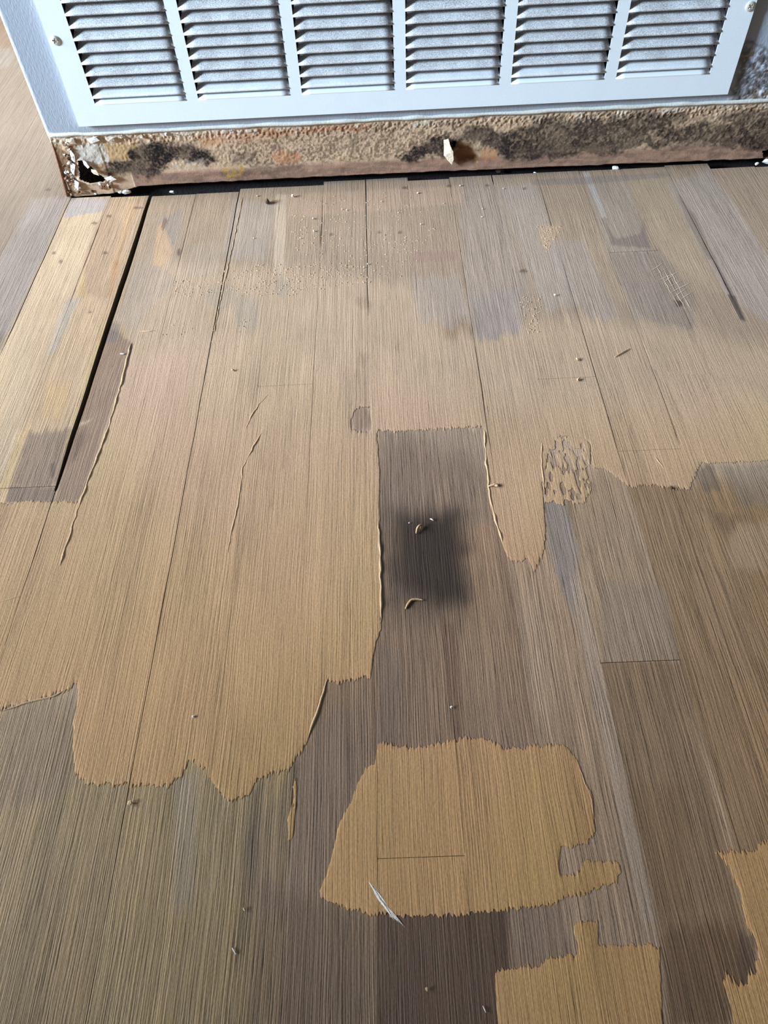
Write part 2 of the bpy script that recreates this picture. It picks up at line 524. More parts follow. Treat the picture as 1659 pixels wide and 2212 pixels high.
lay([(1430, 2010), (1580, 1990), (1640, 2110), (1570, 2230), (1440, 2230)], (108, 84, 64), .7, 8, 8, .5)
lay([(1590, 2020), (1632, 2020), (1632, 2100), (1600, 2130)], (96, 78, 68), .7, 5, 5, .4)
lay([(1500, 1010), (1545, 1003), (1560, 1060), (1520, 1060)], (98, 88, 78), .6, 6, 5, .5)
lay([(1560, 1010), (1680, 1000), (1700, 1100), (1600, 1090)], (124, 114, 104), .5, 10, 8, .5)
lay([(1580, 1140), (1700, 1120), (1700, 1240), (1570, 1230)], (166, 142, 116), .55, 10, 6, .3)
lay([(1520, 1100), (1600, 1120), (1580, 1165)], (106, 86, 70), .5, 8, 6, .5)
lay([(1298, 1250), (1440, 1270), (1466, 1425), (1300, 1425)], (146, 128, 112), .6, 4, 6, .4)
# dark bottom board and its neighbours
lay([(815, 1960), (1095, 1960), (1104, 2230), (815, 2230)], (92, 73, 60), .9, 2.5, 2, .42)
lay([(560, 1900), (760, 1960), (815, 1985), (815, 2230), (520, 2230)], (110, 90, 74), .7, 14, 8, .5)
lay([(640, 1660), (700, 1560), (800, 1480), (810, 1640), (700, 1900), (560, 2000), (520, 1800)], (120, 102, 90), .5, 12, 10, .55)
lay([(540, 1700), (575, 1690), (540, 2030), (510, 2100), (520, 1850)], (92, 80, 70), .5, 8, 8, .5)
lay([(380, 1680), (430, 1670), (420, 1960), (370, 1960)], (146, 134, 122), .5, 9, 8, .5)
lay([(640, 1650), (648, 1650), (636, 1700), (628, 1700)], (84, 74, 64), .6, 2.5, 2, .4)
lay([(0, 1540), (160, 1500), (150, 1700), (0, 1760)], (134, 114, 100), .5, 10, 8, .55)
lay([(1095, 1965), (1200, 1955), (1240, 2060), (1108, 2090)], (140, 120, 106), .5, 4, 4, .5)
# dark ticks and nail heads in the boards by the wall
for cx_, cy_, rx_, ry_ in ((235, 467, 6, 3), (204, 482, 7, 3), (227, 547, 6, 3), (116, 547, 4, 3), (131, 565, 4, 4), (298, 449, 12, 2.5), (194, 674, 4, 3),
                           (386, 545, 4, 9), (692, 510, 2, 24), (104, 410, 6, 3), (875, 406, 7, 3), (970, 402, 6, 3), (1131, 586, 10, 4),
                           (716, 507, 5, 3), (1052, 401, 5, 3), (1133, 408, 4, 3), (864, 502, 5, 3), (820, 502, 4, 3)):
    lay(ell(cx_, cy_, rx_, ry_, 8), (92, 78, 68), .75, 2.2, 1)
# nail spots left bare in the filler
for c in ((785, 655, 18, 12, .4), (785, 780, 15, 16, .45), (780, 905, 22, 28, .8)):
    lay(ell(*c[:4]), (138, 116, 100), c[4], 5, 7, .5)


def wood_colour(x, y, k):
    base = s2l(TONE.get(k, (150, 130, 112)))
    c = np.tile(base, (len(x), 1)).astype(float)
    n1 = fbm(x * 9 + k * 13.7, y * 3.1, 3, 3) - .5
    n2 = fbm(x * 60 + k * 3.7, y * 2.2, 9, 3) - .5
    c *= (1 + .28 * n1 + .26 * n2)[:, None]
    hue = fbm(x * 14 + k * 5.1, y * 5, 21, 2) - .5
    c[:, 0] *= 1 + .10 * hue; c[:, 2] *= 1 - .14 * hue
    gr = np.full(len(x), .54)
    return apply_layers(x, y, c, gr)


def apply_layers(x, y, c, gr):
    jn = (vn(x * 900, y * 30, 31) - .5) * 1.2 + (vn(x * 300, y * 16, 33) - .5) * 1.2
    wn = (fbm(x * 60, y * 40, 35, 2) - .5) * 2
    x0, x1, y0, y1 = x.min(), x.max(), y.min(), y.max()
    for poly, col, op, soft, jit, g in LAY:
        px = [p[0] for p in poly]; py = [p[1] for p in poly]
        mg = soft + jit + .004
        if min(px) - mg > x1 or max(px) + mg < x0 or min(py) - mg > y1 or max(py) + mg < y0:
            continue
        sel = np.where((x > min(px) - mg) & (x < max(px) + mg) & (y > min(py) - mg) & (y < max(py) + mg))[0]
        if len(sel) == 0:
            continue
        s = sdf(poly, x[sel] + wn[sel] * soft * .2, y[sel] + jn[sel] * jit)
        a = op * sstep(-soft * .5, soft * .5, s)
        c[sel] = c[sel] * (1 - a)[:, None] + col * a[:, None]
        if g is not None:
            gr[sel] = gr[sel] * (1 - a) + g * a
    tex = fbm(x * 45, y * 22, 41, 3) - .5
    c *= (1 + .16 * tex)[:, None]
    return c, gr


FILL_BASE = s2l((184, 146, 101))


def fill_colour(x, y, k):
    c = np.tile(FILL_BASE, (len(x), 1)).astype(float)
    top = sstep(-.86, -.30, y)[:, None]  # greyer towards the wall: dust, and cool far sheen put into the colour
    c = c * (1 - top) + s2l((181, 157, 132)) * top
    n1 = fbm(x * 16, y * 9, 51, 3) - .5
    n2 = fbm(x * 90 + k * 3.1, y * 5, 53, 3) - .5
    c *= (1 + .16 * n1 + .14 * n2)[:, None]
    hue = fbm(x * 11 + 3, y * 8, 57, 2) - .5
    c[:, 0] *= 1 + .05 * hue; c[:, 2] *= 1 + .16 * hue; c[:, 1] *= 1 - .03 * hue
    thin = sstep(.50, .72, fbm(x * 26 + k * 1.7, y * 5, 59, 3))
    gr = .18 + .20 * thin
    c *= (1 - .10 * thin)[:, None]
    return c, gr


# ------------------------------------------------------------------ floor
floor = obj('floor', box_mesh('floor', -1.30, 1.12, -1.35, 1.35, -0.034, -0.0185), M_SUB)
tag(floor, 'worn sanded oak strip floor with smears of tan filler', None, None, 'structure')
floor['category'] = 'floor'


def ygrid(y0, y1):
    ys = [y0]
    while ys[-1] < y1 - 1e-6:
        y = ys[-1]
        st = .003 if -.96 < y < .03 else .012
        if y < -.96: st = min(.02, max(.003, (-.96 - y) + 1e-4)) if y < -.963 else .003
        ys.append(min(y + st, y1))
    return np.array(ys)


def board_z(k, x, y, u):
    # boards sit a hair uneven, their edges barely eased
    z = (fbm(x * 25 + k * 9, y * 5, 71, 2) - .5) * .00012
    z = z + (((k * 0.618) % 1) - .5) * .00025 * (u - .5)
    return z - .00004 * sstep(.010, 0, np.minimum(u, 1 - u))


def plank(k, y0, y1, part=0):
    ys = ygrid(y0, y1)
    inview = -.55 < SEAMS[k] < .5
    nx = 40 if inview else 14
    u = np.linspace(0, 1, nx + 1)
    l = edge_l(k, ys); r = edge_r(k, ys)
    X = l[:, None] * (1 - u) + r[:, None] * u
    Y = np.repeat(ys[:, None], nx + 1, 1)
    x = X.ravel(); y = Y.ravel()
    c, g = wood_colour(x, y, k)
    z = board_z(k, x, y, np.tile(u, len(ys))).reshape(X.shape)
    z[0, :] -= .0001; z[-1, :] -= .0001
    ny = len(ys)
    V = np.stack([x, y, z.ravel()], -1)
    idx = np.arange(ny * (nx + 1)).reshape(ny, nx + 1)
    F1 = np.stack([idx[:-1, :-1], idx[:-1, 1:], idx[1:, 1:], idx[1:, :-1]], -1).reshape(-1, 4)
    # skirt, darkened in colour to paint the shade inside the gaps
    ring = np.concatenate([idx[0, :], idx[1:, -1], idx[-1, -2::-1], idx[-2:0:-1, 0]])
    up_ = V[ring].copy(); low = V[ring].copy(); low[:, 2] = -0.0184
    n0 = len(V); nr = len(ring)
    a = n0 + np.arange(nr); b = n0 + (np.arange(nr) + 1) % nr; la = a + nr; lb = b + nr
    F2 = np.stack([a, la, lb, b], -1)
    V = np.concatenate([V, up_, low]); c = np.concatenate([c, c[ring] * .35, c[ring] * .2]); g = np.concatenate([g, g[ring], g[ring]])
    me = mesh('floor_plank', V, np.concatenate([F1, F2]), True, {'col': c, 'grain': g, 'pid': np.full(len(V), k * 1.37 + part * 5.3)})
    o = obj('floor_plank', me, M_WOOD, floor)
    return o


BUTT_Y = {}
for k in range(NP):
    yend = 1.30 if SEAMS[k + 1] <= -.4195 else ENDS.get(k, -.008)
    cuts = [yend]
    for rw in BUTTS.get(k, []):
        cx = (SEAMS[k] + SEAMS[k + 1]) / 2
        # row -> depth along this board's middle line
        ya, yb = -.95, .1
        for _ in range(40):
            ym = (ya + yb) / 2
            d = np.array([cx, ym, 0]) - CAM
            rr = H / 2 - F_PX * (d @ _up) / (d @ _fwd)
            if rr > rw: ya = ym
            else: yb = ym
        cuts.append(ym)
    BUTT_Y[k] = cuts[1:]
    cuts.append(-1.30)
    for i in range(len(cuts) - 1):
        top = cuts[i] - (0.0 if i == 0 else .0005)
        plank(k, cuts[i + 1], top, i)

# ------------------------------------------------------------------ filler skimmed over the boards
A_OUT = [(-260, 1560), (0, 1537), (40, 1522), (100, 1508), (140, 1494), (158, 1480), (163, 1470), (170, 1490), (167, 1530), (159, 1560), (158, 1633),
         (163, 1669), (181, 1693), (202, 1698), (268, 1694), (311, 1698), (362, 1698), (391, 1677), (409, 1644), (434, 1655), (448, 1673),
         (474, 1713), (488, 1731), (521, 1724), (543, 1710), (557, 1682), (590, 1672), (622, 1662), (637, 1644), (655, 1620), (669, 1586),
         (682, 1548), (696, 1497), (708, 1468), (728, 1477), (753, 1468), (800, 1464), (807, 1414), (814, 1380), (822, 1363), (822, 1262),
         (819, 1135), (820, 1008), (815, 954), (812, 930), (870, 932), (950, 927), (1010, 924), (1046, 922), (1050, 1000), (1058, 1090), (1072, 1135),
         (1087, 1175), (1095, 1203), (1115, 1214), (1139, 1206), (1155, 1238), (1163, 1212), (1175, 1194), (1179, 1154), (1175, 1091),
         (1171, 1047), (1180, 1000), (1190, 960), (1215, 942), (1262, 948), (1276, 960), (1280, 1010), (1314, 1017), (1342, 1039), (1369, 1051),
         (1413, 1047), (1449, 1055), (1489, 1055), (1500, 1031), (1512, 1003), (1572, 999), (1659, 995), (2000, 975), (2000, 850),
         (1660, 800), (1400, 775), (1100, 790), (960, 760), (800, 690), (640, 690), (440, 690), (330, 720), (290, 742),
         (262, 830), (226, 950), (190, 1040), (170, 1085), (118, 1084), (40, 1083), (20, 1090), (-40, 1083), (-260, 1085)]
FADE = [(2600, 850), (1660, 800), (1400, 775), (1100, 790), (960, 760), (800, 690), (640, 690), (440, 690), (330, 715), (225, 690), (-900, 640), (-900, 2600), (2600, 2600)]
A_HOLES = [[(765, 888), (778, 879), (800, 880), (802, 925), (798, 934), (770, 932), (757, 924), (758, 905)]]
B_OUT = [(816, 1611), (828, 1604), (850, 1610), (890, 1615), (912, 1613), (948, 1606), (1002, 1595), (1049, 1593), (1067, 1604), (1092, 1619),
         (1138, 1614), (1171, 1612), (1200, 1609), (1226, 1616), (1245, 1638), (1256, 1671), (1267, 1700), (1278, 1711), (1279, 1741),
         (1283, 1759), (1285, 1800), (1270, 1822), (1252, 1827), (1211, 1829), (1206, 1860), (1208, 1893), (1240, 1888), (1255, 1878), (1263, 1858),
         (1307, 1862), (1340, 1869), (1343, 1888), (1333, 1910), (1300, 1913), (1270, 1928), (1219, 1939), (1208, 1950), (1160, 1957),
         (1094, 1965), (984, 1975), (893, 1980), (857, 1978), (803, 1975), (760, 1966), (713, 1951), (691, 1935), (689, 1922), (705, 1893),
         (716, 1857), (727, 1810), (734, 1774), (760, 1727), (774, 1691), (789, 1662), (810, 1648)]
C_OUT = [(1068, 2106), (1076, 2097), (1101, 2093), (1175, 2082), (1189, 2069), (1248, 2064), (1254, 2049), (1241, 2023), (1239, 1998),
         (1255, 1990), (1289, 1987), (1292, 2009), (1290, 2042), (1336, 2044), (1391, 2040), (1426, 2044), (1424, 2071), (1426, 2119),
         (1428, 2174), (1432, 2212), (1440, 2300), (1075, 2300), (1076, 2212), (1072, 2155)]
D_OUT = [(1535, 1842), (1582, 1840), (1623, 1838), (1659, 1818), (1800, 1790), (1850, 2300), (1600, 2300), (1583, 2212), (1579, 2174), (1571, 2152),
         (1562, 2123), (1568, 2100), (1582, 2120), (1600, 2137), (1618, 2110), (1632, 2101), (1638, 2064), (1630, 2024), (1612, 2005), (1608, 1972),
         (1601, 1928), (1586, 1899), (1575, 1873), (1562, 1856)]
# flaked island zone
E_OUT = [(1168, 945), (1215, 935), (1275, 950), (1276, 1060), (1262, 1086), (1215, 1092), (1176, 1085)]
# thin crust in the seam below the big field
G_OUT = [(632, 1690), (642, 1690), (640, 1730), (634, 1800), (622, 1815), (622, 1760)]


def field(outline, holes=(), jit=4.0, flake=None):
    poly = P(outline)
    hp = [P(h) for h in holes]

    def f(x, y, k):
        j = (vn(x * 1500, y * 22, 61) - .5) * 1.7 + (vn(x * 600, y * 18, 63) - .5) * .8
        w = (fbm(x * 220, y * 160, 65, 2) - .5) * .0016
        yy = y + j * jit * .75e-3
        s = sdf(poly, x + w, yy)
        for h in hp:
            s = np.minimum(s, -sdf(h, x + w, yy))
        if flake is not None:
            n = fbm(x * 260, y * 130, 67, 3)
            s = np.minimum(s, (n - flake) * .02)
        return s
    return f, poly


def filler(outline, label, holes=(), jit=4.0, flake=None, z=0.00024, fade=None):
    f, poly = field(outline, holes, jit, flake)
    py = [p[1] for p in poly]; px = [p[0] for p in poly]
    y0 = max(min(py) - .012, -1.1); y1 = min(max(py) + .012, -.01)
    x0, x1 = min(px) - .006, max(px) + .006
    V = []; Q = []; Tn = []; cols = []; grs = []; pids = []
    nv = 0
    for k in range(NP):
        if SEAMS[k + 1] < x0 or SEAMS[k] > x1 or SEAMS[k] > .60 or SEAMS[k + 1] < -.52:
            continue
        nx = 108; ny = max(2, int((y1 - y0) / .003))
        ys = np.linspace(y0, y1, ny + 1); u = np.linspace(0, 1, nx + 1)
        bts = [b - .00025 for b in BUTT_Y.get(k, []) if y0 + .01 < b < y1 - .01]
        for b in bts:
            ys = np.sort(np.concatenate([ys[np.abs(ys - b) > .0009], b + np.array([-.0006, -.0003, 0, .0003, .0006])]))
        l = edge_l(k, ys); r = edge_r(k, ys)
        # over tight seams the skim runs straight on
        l = np.where(gap(k, ys) < .00022, seam_x(k, ys), l); r = np.where(gap(k + 1, ys) < .00022, seam_x(k + 1, ys), r)
        X = l[:, None] * (1 - u) + r[:, None] * u
        Y = np.repeat(ys[:, None], nx + 1, 1)
        x = X.ravel(); y = Y.ravel()
        s = f(x, y, k)
        for b in bts:
            s = np.minimum(s, np.abs(y - b) - .00014)
        pos = s > 0
        S = s.reshape(X.shape); Pm = pos.reshape(X.shape)
        cnt = Pm[:-1, :-1].astype(int) + Pm[:-1, 1:] + Pm[1:, 1:] + Pm[1:, :-1]
        if cnt.max() == 0:
            continue
        zz = z + .00018 * fbm(x * 60, y * 30, 81, 2) + np.minimum(np.maximum(s, 0), .003) * .03
        zz = zz + board_z(k, x, y, np.tile(u, len(ys)))
        idx = np.arange(len(x)).reshape(X.shape)
        full = cnt == 4
        ii, jj = np.where(full)
        q = np.stack([idx[ii, jj], idx[ii, jj + 1], idx[ii + 1, jj + 1], idx[ii + 1, jj]], -1)
        used = np.zeros(len(x), bool); used[q.ravel()] = True
        vx = [x]; vy = [y]; vz = [zz]
        ex = []; polys = []
        mi, mj = np.where((cnt > 0) & (cnt < 4))
        base = len(x)
        for a, b in zip(mi, mj):
            cs = [(a, b), (a, b + 1), (a + 1, b + 1), (a + 1, b)]
            out = []; cut = []
            for t_ in range(4):
                p = cs[t_]; n_ = cs[(t_ + 1) % 4]
                if Pm[p]:
                    out.append(int(idx[p])); used[idx[p]] = True
                if Pm[p] != Pm[n_]:
                    w = S[p] / (S[p] - S[n_])
                    ex.append((X[p] + w * (X[n_] - X[p]), Y[p] + w * (Y[n_] - Y[p]), z * .95))
                    out.append(base + len(ex) - 1); cut.append(base + len(ex) - 1)
            if len(out) >= 3:
                polys.append(out)
        ex = np.array(ex) if ex else np.zeros((0, 3))
        allx = np.concatenate([x, ex[:, 0]]); ally = np.concatenate([y, ex[:, 1]]); allz = np.concatenate([zz, ex[:, 2]])
        keep = np.concatenate([used, np.ones(len(ex), bool)])
        remap = np.cumsum(keep) - 1 + nv
        ax, ay, az = allx[keep], ally[keep], allz[keep]
        V.append(np.stack([ax, ay, az], -1))
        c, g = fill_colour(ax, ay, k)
        if fade is not None:
            # the skim is feathered out to nothing towards the wall
            d = sdf(fade, ax, ay)
            ff = sstep(.0, .085, d + (fbm(ax * 26, ay * 14, 87, 3) - .5) * .07)
            cw, gw = wood_colour(ax, ay, k)
            c = cw * (1 - ff)[:, None] + c * ff[:, None]; g = gw * (1 - ff) + g * ff
            V[-1][:, 2] -= (.0008 * (1 - sstep(0, .035, d)))
        cols.append(c); grs.append(g); pids.append(np.full(len(ax), k * 1.37))
        Q += remap[q].tolist()
        Q += [[int(remap[i]) for i in pl] for pl in polys]
        nv += len(ax)
    V = np.concatenate(V)
    me = mesh('filler_patch', V, Q, True, {'col': np.concatenate(cols), 'grain': np.concatenate(grs), 'pid': np.concatenate(pids)})
    o = obj('filler_patch', me, M_WOOD, floor)
    o['label'] = label
    return o


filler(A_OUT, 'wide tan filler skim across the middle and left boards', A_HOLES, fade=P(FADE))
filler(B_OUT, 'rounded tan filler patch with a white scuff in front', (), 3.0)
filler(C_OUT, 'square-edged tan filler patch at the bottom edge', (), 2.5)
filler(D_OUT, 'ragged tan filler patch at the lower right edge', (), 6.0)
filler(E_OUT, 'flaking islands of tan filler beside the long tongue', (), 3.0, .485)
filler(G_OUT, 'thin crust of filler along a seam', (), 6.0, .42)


def ridge(pts, w=.0013, h=.0011, name='filler_ridge', mat=None, seed=0):
    """raised bead of filler left by the blade, lying along the floor"""
    g = fl(np.array(pts, float))[:, :2]
    seg = np.linalg.norm(np.diff(g, axis=0), axis=1); cum = np.concatenate([[0], np.cumsum(seg)])
    n = max(6, int(cum[-1] / .003)); s = np.linspace(0, cum[-1], n)
    cx = np.interp(s, cum, g[:, 0]) + (vn(s * 180, 0 * s + seed, 91) - .5) * .0012
    cy = np.interp(s, cum, g[:, 1])
    tx = np.gradient(cx); ty = np.gradient(cy); ln = np.hypot(tx, ty) + 1e-9
    nx, ny = -ty / ln, tx / ln
    ta = np.minimum(1, np.minimum(s, cum[-1] - s) / .012) ** .7 * (.45 + 1.0 * vn(s * 110, 0 * s + seed * 3, 93))
    V = []; Fc = []
    K = 5
    for i in range(n):
        for j in range(K):
            t_ = -1 + 2 * j / (K - 1)
            V.append((cx[i] + nx[i] * t_ * w * .72 * ta[i], cy[i] + ny[i] * t_ * w * .72 * ta[i], .0002 + .72 * h * ta[i] * math.sqrt(max(0, 1 - t_ * t_))))
    for i in range(n - 1):
        for j in range(K - 1):
            a = i * K + j
            Fc.append((a, a + 1, a + K + 1, a + K))
    o = obj(name, mesh(name, V, Fc, True), mat or M_FILL, floor)
    return o


ridge([(284, 740), (262, 830), (226, 950), (192, 1035), (167, 1105), (150, 1160), (128, 1228)], .0016, .0013, seed=1)
ridge([(586, 845), (560, 873), (540, 905), (527, 938)], .0010, .0008, seed=2)
ridge([(568, 930), (545, 970), (525, 1010), (516, 1080), (505, 1130), (490, 1200)], .0011, .0009, seed=3)
ridge([(818, 1128), (819, 1160), (822, 1220), (822, 1285), (822, 1350)], .0012, .0012, seed=4)
ridge([(711, 1450), (698, 1495), (682, 1548), (664, 1600)], .0012, .0010, seed=5)
ridge([(1046, 925), (1050, 1000), (1060, 1085), (1075, 1140), (1088, 1180)], .0013, .0010, seed=6)
ridge([(524, 425), (505, 520), (478, 640), (462, 720), (440, 850), (423, 940)], .0006, .0005, seed=7)
ridge([(-40, 1312), (0, 1300), (30, 1292), (57, 1283)], .0009, .0007, seed=8)
ridge([(1172, 950), (1170, 1000), (1176, 1060), (1178, 1090)], .0009, .0008, seed=9)
ridge([(0, 1538), (60, 1517), (120, 1503), (160, 1480)], .0007, .0006, seed=10)
ridge([(299, 716), (320, 716), (338, 714)], .0014, .0012, seed=11)
ridge([(1410, 978), (1425, 1000), (1441, 1025)], .0008, .0006, seed=12)
ridge([(1245, 1640), (1257, 1672), (1268, 1702), (1279, 1735), (1284, 1765)], .0008, .0006, seed=13)

# crumbly crust of half-dry filler on the boards near the wall
def crust(regions, label, seed):
    rnd = random.Random(seed)
    V = []; Fc = []
    for poly, n in regions:
        xs_ = [p[0] for p in poly]; ys_ = [p[1] for p in poly]
        pts = np.array([(rnd.uniform(min(xs_), max(xs_)), rnd.uniform(min(ys_), max(ys_))) for _ in range(n * 3)])
        pts = pts[sdf(poly, pts[:, 0], pts[:, 1]) > 0][:n]
        for q in fl(pts):
            r = rnd.uniform(.0004, .0011); a0 = rnd.uniform(0, 6.28); el = rnd.uniform(1, 2.2)
            b = len(V)
            for j in range(5):
                th = 2 * math.pi * j / 5
                u_, v_ = r * el * math.cos(th) * rnd.uniform(.7, 1.2), r * math.sin(th) * rnd.uniform(.7, 1.2)
                V.append((q[0] + u_ * math.cos(a0) - v_ * math.sin(a0), q[1] + u_ * math.sin(a0) + v_ * math.cos(a0), 0.0))
            V.append((q[0], q[1], r * rnd.uniform(.5, 1.0)))
            Fc += [(b + j, b + (j + 1) % 5, b + 5) for j in range(5)]
    o = obj('filler_crust', mesh('filler_crust', V, Fc, True), plain('crust', (178, 154, 128), .85, 0, .3, 900, .1), floor)
    o['kind'] = 'stuff'; o['label'] = label


crust([([(370, 610), (450, 590), (560, 570), (700, 570), (800, 575), (800, 610), (640, 640), (450, 640), (380, 640)], 520),
       ([(640, 430), (880, 410), (960, 470), (880, 600), (700, 590), (620, 520)], 380), ([(1160, 490), (1215, 488), (1180, 545)], 90),
       ([(1120, 640), (1170, 640), (1165, 720), (1130, 720)], 70), ([(330, 690), (560, 690), (560, 800), (330, 800)], 90)],
      'crumbly crust of filler grains on the boards near the wall', 9)
M_SCR = plain('pale_scratch', (186, 172, 154), .8)
for i in range(8):
    t_ = i / 7
    ridge([(1400 + 62 * t_, 590 + 62 * t_), (1432 + 62 * t_ + 10 * (i % 3), 568 + 62 * t_ - 4 * (i % 2))], .0005, .00015, 'scratch_line', M_SCR, 50 + i)
for i in range(3):
    ridge([(1418 + 14 * i, 575 + 4 * i), (1445 + 14 * i, 625 + 4 * i), (1470 + 13 * i, 668 + 3 * i)], .0005, .00015, 'scratch_line', M_SCR, 60 + i)

# ------------------------------------------------------------------ boxed-in wall (chase) behind the grille
XC = -0.420          # its left corner
ZP = 0.0800          # lower edge of the paint
GY = -0.0071         # face of the grille
gx = lambda v: (v - .3354) * 1.1722
gz = lambda v: .509 + (v - .509) * 1.1722
COL0, PITCHC, OPW = gx(.0413), .108 * 1.1722, .0959 * 1.1722
GXL, GXR, GZB = gx(.0166), gx(.7027), gz(.1543)
ZOB = gz(.1759); SL = .01064 * 1.1722; Z0 = gz(.2667)
NROW = 25
ZOT = Z0 + SL * (NROW - 9)
GZT = ZOT + .0245

xs = np.concatenate([[XC + .004, -.40, -.365], np.linspace(-.3, .35, 14), np.arange(.400, .640, .0014), [.7, .9, 1.3]])
zs = np.concatenate([np.arange(ZP, .30, .0014), [.33, GZT - .02, .7, 1.2, 2.4]])
HX0, HX1, HZ0, HZ1 = -.366, .40, .108, .33
X, Z = np.meshgrid(xs, zs)
x = X.ravel(); z = Z.ravel()
c = np.tile(s2l((156, 164, 176)), (len(x), 1)).astype(float)
# blistered, mouldy paint to the right of the grille
bl_poly = [tuple(q) for q in wl(np.array([(1560, 260), (1590, 110), (1612, 92), (1640, 95), (1659, 108), (1720, 130), (1900, 200), (1900, 260)], float))[:, [0, 2]]]
ds = sdf(bl_poly, x, z)
nn = fbm(x * 160, z * 160, 101, 4); n2 = fbm(x * 420, z * 420, 103, 3)
bl = sstep(-.003, .012, ds + (nn - .5) * .014)
mould = sstep(.44, .60, n2 * .6 + nn * .4 + .10 * sstep(.16, .09, z) + .10 * sstep(.46, .43, x)) * bl
c = c * (1 - bl[:, None] * .25) + s2l((170, 172, 172)) * bl[:, None] * .25
c = c * (1 - mould[:, None] * .8) + s2l((64, 58, 50)) * mould[:, None] * .8
rust = sstep(.58, .70, fbm(x * 90 + 7, z * 90, 107, 3)) * bl
c = c * (1 - rust[:, None] * .5) + s2l((132, 104, 64)) * rust[:, None] * .5
wht = sstep(.60, .68, fbm(x * 230 + 3, z * 230, 109, 2)) * bl * sstep(.44, .49, x)
c = c * (1 - wht[:, None] * .7) + s2l((226, 230, 232)) * wht[:, None] * .7
rimk = np.exp(-((ds + (nn - .5) * .008) / .0016) ** 2) * (z > .13)
c = c * (1 - rimk[:, None] * .55) + s2l((70, 66, 64)) * rimk[:, None] * .55
# grime close to the lower edge
gr_ = sstep(.012, 0, z - ZP + (fbm(x * 120, z * 120, 111, 3) - .5) * .012) * .25
c = c * (1 - gr_[:, None]) + s2l((130, 118, 104)) * gr_[:, None]
yy = -bl * (.0006 + .0034 * (nn - .35) + .002 * (n2 - .4))
yy = np.minimum(yy, .001)
idx = np.arange(len(x)).reshape(X.shape)
cxm = (xs[:-1] + xs[1:]) / 2; czm = (zs[:-1] + zs[1:]) / 2
keep = ~((cxm[None, :] > HX0) & (cxm[None, :] < HX1) & (czm[:, None] > HZ0) & (czm[:, None] < GZT - .02))
ii, jj = np.where(keep)
Fq = np.stack([idx[ii, jj], idx[ii, jj + 1], idx[ii + 1, jj + 1], idx[ii + 1, jj]], -1)
V = np.stack([x, yy, z], -1)
# rounded corner, the side of the chase and the underside of the paint
nb = len(V)
extra = []; ecol = []
prof = [(XC + .004, 0.0), (XC + .0022, -.0004), (XC + .0008, -.0001), (XC, .0010), (XC - .0001, .0030), (XC, .010), (XC, 1.0)]
zc = [ZP, .12, .2, .4, 1.0, 2.4]
for zq in zc:
    for (px_, py_) in prof:
        extra.append((px_, py_, zq)); ecol.append(s2l((226, 232, 236)))
Fe = []
m_ = len(prof)
for i in range(len(zc) - 1):
    for j in range(m_ - 1):
        a = nb + i * m_ + j
        Fe.append((a + 1, a, a + m_, a + m_ + 1))
V = np.concatenate([V, np.array(extra)]); c = np.concatenate([c, np.array(ecol)])
wall = obj('wall_front', mesh('wall_front', V, Fq.tolist() + Fe, True, {'col': c}), M_PAINT)
tag(wall, 'pale blue-white painted chase wall with peeling mouldy corner', None, None, 'structure')
wall['category'] = 'wall'
# duct behind the grille
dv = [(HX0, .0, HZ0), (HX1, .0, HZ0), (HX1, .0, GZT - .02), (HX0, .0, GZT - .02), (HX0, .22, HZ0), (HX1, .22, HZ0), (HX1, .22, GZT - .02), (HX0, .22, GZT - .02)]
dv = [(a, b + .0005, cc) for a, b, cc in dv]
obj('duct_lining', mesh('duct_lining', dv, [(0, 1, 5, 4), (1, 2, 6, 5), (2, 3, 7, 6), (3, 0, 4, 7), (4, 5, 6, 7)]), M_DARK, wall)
# dark framing behind the gap under the plasterboard
obj('sole_plate', box_mesh('sole_plate', XC + .012, 1.3, .016, .055, -.018, .05), M_SUB, wall)

# ---- exposed mouldy plasterboard strip
xs = np.concatenate([np.arange(XC + .001, .66, .001), np.arange(.66, 1.3, .004)]); zs = np.linspace(0, 1, 72)
X, U = np.meshgrid(xs, zs)
bot = np.interp(X, [-.43, -.385, -.35, -.335, -.325, -.22, 0, .17, .36, .52, .7], [-.001, .0, .003, .0065, .0095, .0108, .0108, .0093, .0077, .006, .005])
bot = bot + (vn(X * 90, X * 0, 121) - .5) * .0012
Z = bot + (ZP + .0008 - bot) * U
x = X.ravel(); z = Z.ravel()
zr = (z - .01) / .07


def WP(pts):
    return [tuple(q) for q in wl(np.array(pts, float), .001)[:, [0, 2]]]


n1 = fbm(x * 55, z * 80, 131, 4); n2 = fbm(x * 420, z * 420, 133, 3); n3 = fbm(x * 20, z * 50, 137, 3)
wx = x + (n1 - .5) * .02; wz = z + (fbm(x * 70, z * 90, 139, 3) - .5) * .016
c = np.tile(s2l((192, 162, 134)), (len(x), 1)).astype(float)
c *= (1 + .35 * (n1 - .5) + .25 * (n2 - .5))[:, None]


def blend(c, a, rgb):
    a = np.clip(a, 0, 1)[:, None]
    return c * (1 - a) + s2l(rgb) * a


# fine speckled mildew over the middle
mid = sdf(WP([(520, 275), (1000, 255), (960, 345), (520, 365), (480, 330)]), wx, wz)
c = blend(c, sstep(-.004, .006, mid) * sstep(.47, .60, n2) * .65, (92, 78, 62))
# orange rot along the top and in spots
org = sdf(WP([(420, 290), (600, 272), (800, 266), (800, 280), (560, 300), (430, 315)]), wx, wz)
c = blend(c, sstep(-.003, .004, org) * .55, (176, 120, 82))
org = sdf(WP([(570, 330), (640, 325), (650, 350), (590, 352)]), wx, wz)
c = blend(c, sstep(-.003, .004, org) * .6, (180, 122, 84))
